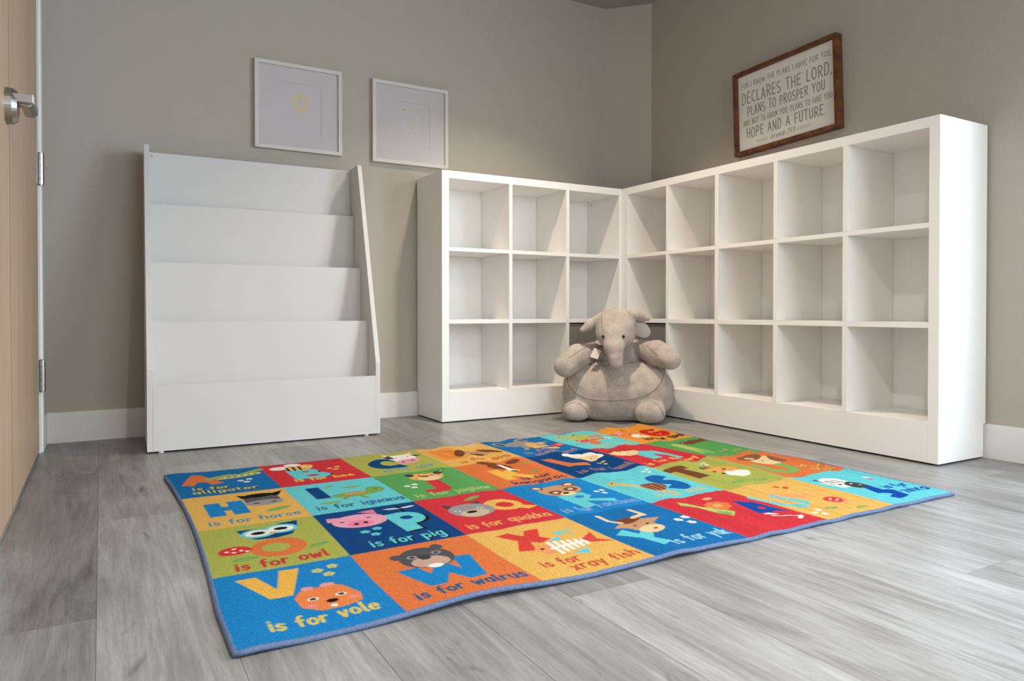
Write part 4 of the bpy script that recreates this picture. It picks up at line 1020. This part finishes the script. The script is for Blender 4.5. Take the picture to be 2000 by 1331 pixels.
M_EYE = plain('black_plastic_eye', (0.01, 0.009, 0.008, 1), 0.15)
M_TAG = plain('white_satin_tag', (0.62, 0.58, 0.54, 1), 0.6)
el = empty('plush_elephant_seat', (EC[0], EC[1], 0))
net_obj('body', f_body, (-0.30, -0.22, -0.004), (0.31, 0.27, 0.53), 0.0048, M_PLUSH, el)
def f_earL(P):
    d = smin(f_cap(P, (-0.066, 0.085, 0.478), (-0.118, 0.105, 0.447), 0.022, 0.019), f_cap(P, (-0.118, 0.105, 0.447), (-0.150, 0.125, 0.420), 0.019, 0.013), 0.012)
    return smin(d, f_cap(P, (-0.075, 0.09, 0.452), (-0.125, 0.112, 0.424), 0.016, 0.010), 0.015)
def f_earR(P):
    d = smin(f_cap(P, (0.068, 0.072, 0.490), (0.115, 0.068, 0.482), 0.019, 0.019), f_cap(P, (0.115, 0.068, 0.482), (0.142, 0.070, 0.471), 0.018, 0.012), 0.012)
    return smin(d, f_cap(P, (0.08, 0.065, 0.472), (0.125, 0.06, 0.462), 0.012, 0.008), 0.01)
def f_earRlow(P):
    Q = P-np.array((0.105, 0.045, 0.425)); c_, s_ = math.cos(R(38)), math.sin(R(38))
    u = Q[..., 0]*c_-Q[..., 2]*s_; w_ = Q[..., 0]*s_+Q[..., 2]*c_
    q = np.sqrt((u/0.056)**2+(w_/0.036)**2+(Q[..., 1]/0.014)**2); return (q-1)*0.013
e1 = net_obj('ear', f_earL, (-0.20, 0.04, 0.38), (-0.02, 0.17, 0.52), 0.0038, M_PLUSH, el)
e2 = net_obj('ear', f_earR, (0.03, 0.02, 0.43), (0.19, 0.12, 0.53), 0.0038, M_PLUSH, el)
e3 = net_obj('ear_lining', f_earRlow, (0.03, 0.01, 0.36), (0.18, 0.09, 0.49), 0.0038, M_EARIN, e2); e3['label'] = 'pale grey inner lining of the ear'
SEAMS_CREASES = {
'seat':[(-0.2296,0.0773,0.1937),(-0.2263,0.0886,0.1864),(-0.2235,0.0964,0.1789),(-0.2209,0.1022,0.1712),(-0.2186,0.1065,0.1633),(-0.2104,0.1148,0.1548),(-0.2024,0.1211,0.1462),(-0.1946,0.127,0.1376),(-0.1869,0.1321,0.1289),(-0.1756,0.1376,0.1239),(-0.1645,0.1426,0.1189),(-0.1535,0.1462,0.1137),(-0.1427,0.149,0.1084),(-0.1277,0.1525,0.1063),(-0.113,0.1551,0.1041),(-0.0983,0.1572,0.1018),(-0.0836,0.1593,0.0995),(-0.0632,0.1617,0.0997),(-0.043,0.1636,0.0999),(-0.0229,0.1646,0.1),(-0.0028,0.1649,0.0999),(0.0171,0.1649,0.1022),(0.037,0.1645,0.1043),(0.0567,0.1631,0.1064),(0.0765,0.1615,0.1084),(0.0905,0.1597,0.1126),(0.1045,0.1578,0.1167),(0.1185,0.1554,0.1208),(0.1325,0.1523,0.1248),(0.1437,0.1495,0.1316),(0.1548,0.1457,0.1383),(0.166,0.1416,0.145),(0.1772,0.1366,0.1516),(0.1844,0.132,0.161),(0.1917,0.1267,0.1704),(0.1989,0.1195,0.1796),(0.2062,0.1105,0.1887),(0.209,0.1025,0.1978),(0.2118,0.0929,0.2069),(0.2146,0.079,0.2156),(0.2175,0.0566,0.2237)],
'footL':[(-0.1708,0.1678,0.0867),(-0.1649,0.169,0.0847),(-0.159,0.1694,0.0826),(-0.1533,0.169,0.0803),(-0.1476,0.1678,0.078),(-0.1423,0.1683,0.073),(-0.1372,0.1675,0.0678),(-0.1322,0.1648,0.0624),(-0.1274,0.1605,0.0567),(-0.1248,0.1579,0.0483),(-0.1224,0.1528,0.0395),(-0.1206,0.1425,0.0299),(-0.12,0.1192,0.0184),(-0.1205,0.1079,0.0115)],
'footR':[(0.0823,0.1338,0.0266),(0.0831,0.1415,0.0358),(0.0839,0.1469,0.0447),(0.0846,0.1499,0.0532),(0.0852,0.1516,0.0615),(0.0892,0.1544,0.0683),(0.0932,0.1559,0.0749),(0.0972,0.1558,0.0813),(0.1011,0.1553,0.0876),(0.1079,0.1557,0.0907),(0.1146,0.1558,0.0938),(0.1214,0.155,0.0967),(0.1281,0.1532,0.0995),(0.1359,0.1531,0.1003),(0.1438,0.1524,0.101),(0.1516,0.1508,0.1016),(0.1594,0.1483,0.102),(0.1669,0.1581,0.0994),(0.1742,0.1645,0.0964),(0.1815,0.1683,0.0931),(0.1888,0.1699,0.0895),(0.1933,0.1756,0.0836),(0.1977,0.1787,0.0773),(0.2022,0.1799,0.0708),(0.2066,0.1787,0.064),(0.2083,0.179,0.0578),(0.2099,0.1777,0.0515),(0.2116,0.1752,0.045),(0.2133,0.1703,0.0381)],
'headL':[(-0.0637,0.1271,0.4931),(-0.0624,0.1421,0.4862),(-0.0617,0.1505,0.4792),(-0.0612,0.1566,0.4724),(-0.0608,0.1617,0.4655),(-0.0598,0.1667,0.458),(-0.0588,0.1715,0.4506),(-0.0579,0.1756,0.4432),(-0.0569,0.1798,0.4358),(-0.0554,0.1841,0.4291),(-0.0539,0.1887,0.4223),(-0.0524,0.193,0.4155),(-0.0509,0.1968,0.4088)],
'headR':[(0.0531,0.1124,0.5047),(0.0594,0.1243,0.4977),(0.0654,0.1289,0.4908),(0.0711,0.13,0.4839),(0.0767,0.1281,0.4769),(0.0794,0.1361,0.4655),(0.0818,0.1392,0.454),(0.0841,0.1395,0.4425),(0.0863,0.1382,0.431)],
'armL':[(-0.1373,0.1138,0.3377),(-0.1448,0.1312,0.3332),(-0.1529,0.1424,0.3284),(-0.1615,0.1498,0.3235),(-0.1701,0.1558,0.3185),(-0.1787,0.1619,0.3123),(-0.1873,0.1681,0.3061),(-0.1958,0.1749,0.3001),(-0.2042,0.1814,0.294)],
'armR':[(0.1375,0.0913,0.3487),(0.1435,0.1052,0.3436),(0.1494,0.1142,0.3383),(0.1552,0.1202,0.3329),(0.1609,0.1256,0.3274),(0.1678,0.1308,0.3215),(0.1746,0.1355,0.3155),(0.1814,0.1405,0.3096),(0.1882,0.1461,0.3037)],
'creaseL_shade':[(-0.1313,0.1254,0.2633),(-0.1261,0.0956,0.2595),(-0.1191,0.0836,0.2569),(-0.11,0.0911,0.2558),(-0.1012,0.0973,0.2546),(-0.092,0.1013,0.2545),(-0.0829,0.1044,0.2542),(-0.0739,0.1071,0.254),(-0.0649,0.1094,0.2537),(-0.0561,0.1102,0.2545),(-0.0474,0.11,0.2552),(-0.0387,0.1097,0.2559),(-0.0299,0.1095,0.2566)],  # dark line laid along the torso crease to paint in its shade
'creaseR_shade':[(0.0364,0.0938,0.2635),(0.0455,0.09,0.2645),(0.0545,0.0855,0.2655),(0.0636,0.0808,0.2665),(0.0726,0.0758,0.2674),(0.0811,0.0702,0.2684),(0.0896,0.0641,0.2692),(0.098,0.0569,0.27),(0.1065,0.0481,0.2707),(0.1131,0.0382,0.2714),(0.1199,0.0286,0.272),(0.1275,0.0531,0.2749),(0.1352,0.0867,0.2784)],  # right half of the painted crease shade
'footT':[(-0.2291,0.1693,0.0644),(-0.2228,0.1724,0.0696),(-0.2169,0.1731,0.0745),(-0.2112,0.1718,0.0792),(-0.2057,0.1691,0.0836),(-0.1987,0.1689,0.0855),(-0.1918,0.1677,0.0873),(-0.1851,0.1656,0.089),(-0.1785,0.1623,0.0905)],
'cheek':[(0.0462,0.1974,0.3753),(0.0467,0.1968,0.3719),(0.0473,0.196,0.3685),(0.0477,0.1945,0.365),(0.0482,0.1925,0.3615),(0.0467,0.1961,0.3571),(0.0454,0.203,0.3529),(0.0441,0.2109,0.3487),(0.0428,0.2171,0.3445)],
}
for nm, v in SEAMS_CREASES.items():
    if nm == 'cheek' or len(v) < 3: continue
    W_ = to_world(np.array(v)) - np.array([EC[0], EC[1], 0])
    bm = bmesh.new(); bm_tube(bm, W_.tolist(), 0.0011, 6)
    from_bm('seam_crease', bm, M_SEAM_CREASE, el)
EYES = [[-0.05066979, 0.19984732, 0.3906445], [0.03862403, 0.20308271, 0.39136318]]
TAGP = [[-0.097047, 0.06665639, 0.33346316], [-0.10646969, 0.09191956, 0.3014853]]
for ev in EYES:
    wv = to_world(np.array([ev]))[0] - np.array([EC[0], EC[1], 0]); ax = Vector((EF[0], EF[1], 0.1)).normalized()
    bm = bmesh.new(); bmesh.ops.create_uvsphere(bm, u_segments=20, v_segments=12, radius=0.0072)
    for q in bm.verts: q.co = q.co + Vector(wv) + ax*0.002
    from_bm('eye', bm, M_EYE, el, smooth=True)
def loc_pts(L_): return to_world(np.array(L_)) - np.array([EC[0], EC[1], 0])
ta, tb = np.array(TAGP[0]), np.array(TAGP[1])
up = np.array([-0.004, 0.05, 0.0]); sd = np.array([0.034, 0.0, -0.012])
c4 = [ta+up+np.array([.004, .006, 0.004]), ta+up+sd+np.array([.004, .010, 0.002]), tb+sd+np.array([-.008, .055, -0.004]), tb+np.array([-.008, .052, -0.004])]
q4 = loc_pts(c4); nrm = Vector((EF[0], EF[1], 0))*0.0012
bm = bmesh.new(); A = [bm.verts.new(p) for p in q4]; B = [bm.verts.new(Vector(p)+nrm) for p in q4]
bm.faces.new(A); bm.faces.new(B[::-1])
for i in range(4): bm.faces.new((A[i], A[(i+1) % 4], B[(i+1) % 4], B[i]))
o_ = from_bm('fabric_tag', bm, M_TAG, el); o_['label'] = 'small white fabric tag'
rb = loc_pts([ta+np.array([.014, .058, .0]), ta+np.array([.022, .064, .014]), ta+np.array([.034, .062, .014]), ta+np.array([.046, .055, .006])])
bm = bmesh.new(); bm_tube(bm, rb.tolist(), 0.0035, 8); from_bm('ribbon', bm, plain('brown_ribbon', (0.13, 0.10, 0.085, 1), 0.5), el)
tag(el, 'grey plush elephant floor seat sitting in the inner corner between the two cube shelves', 'plush toy')
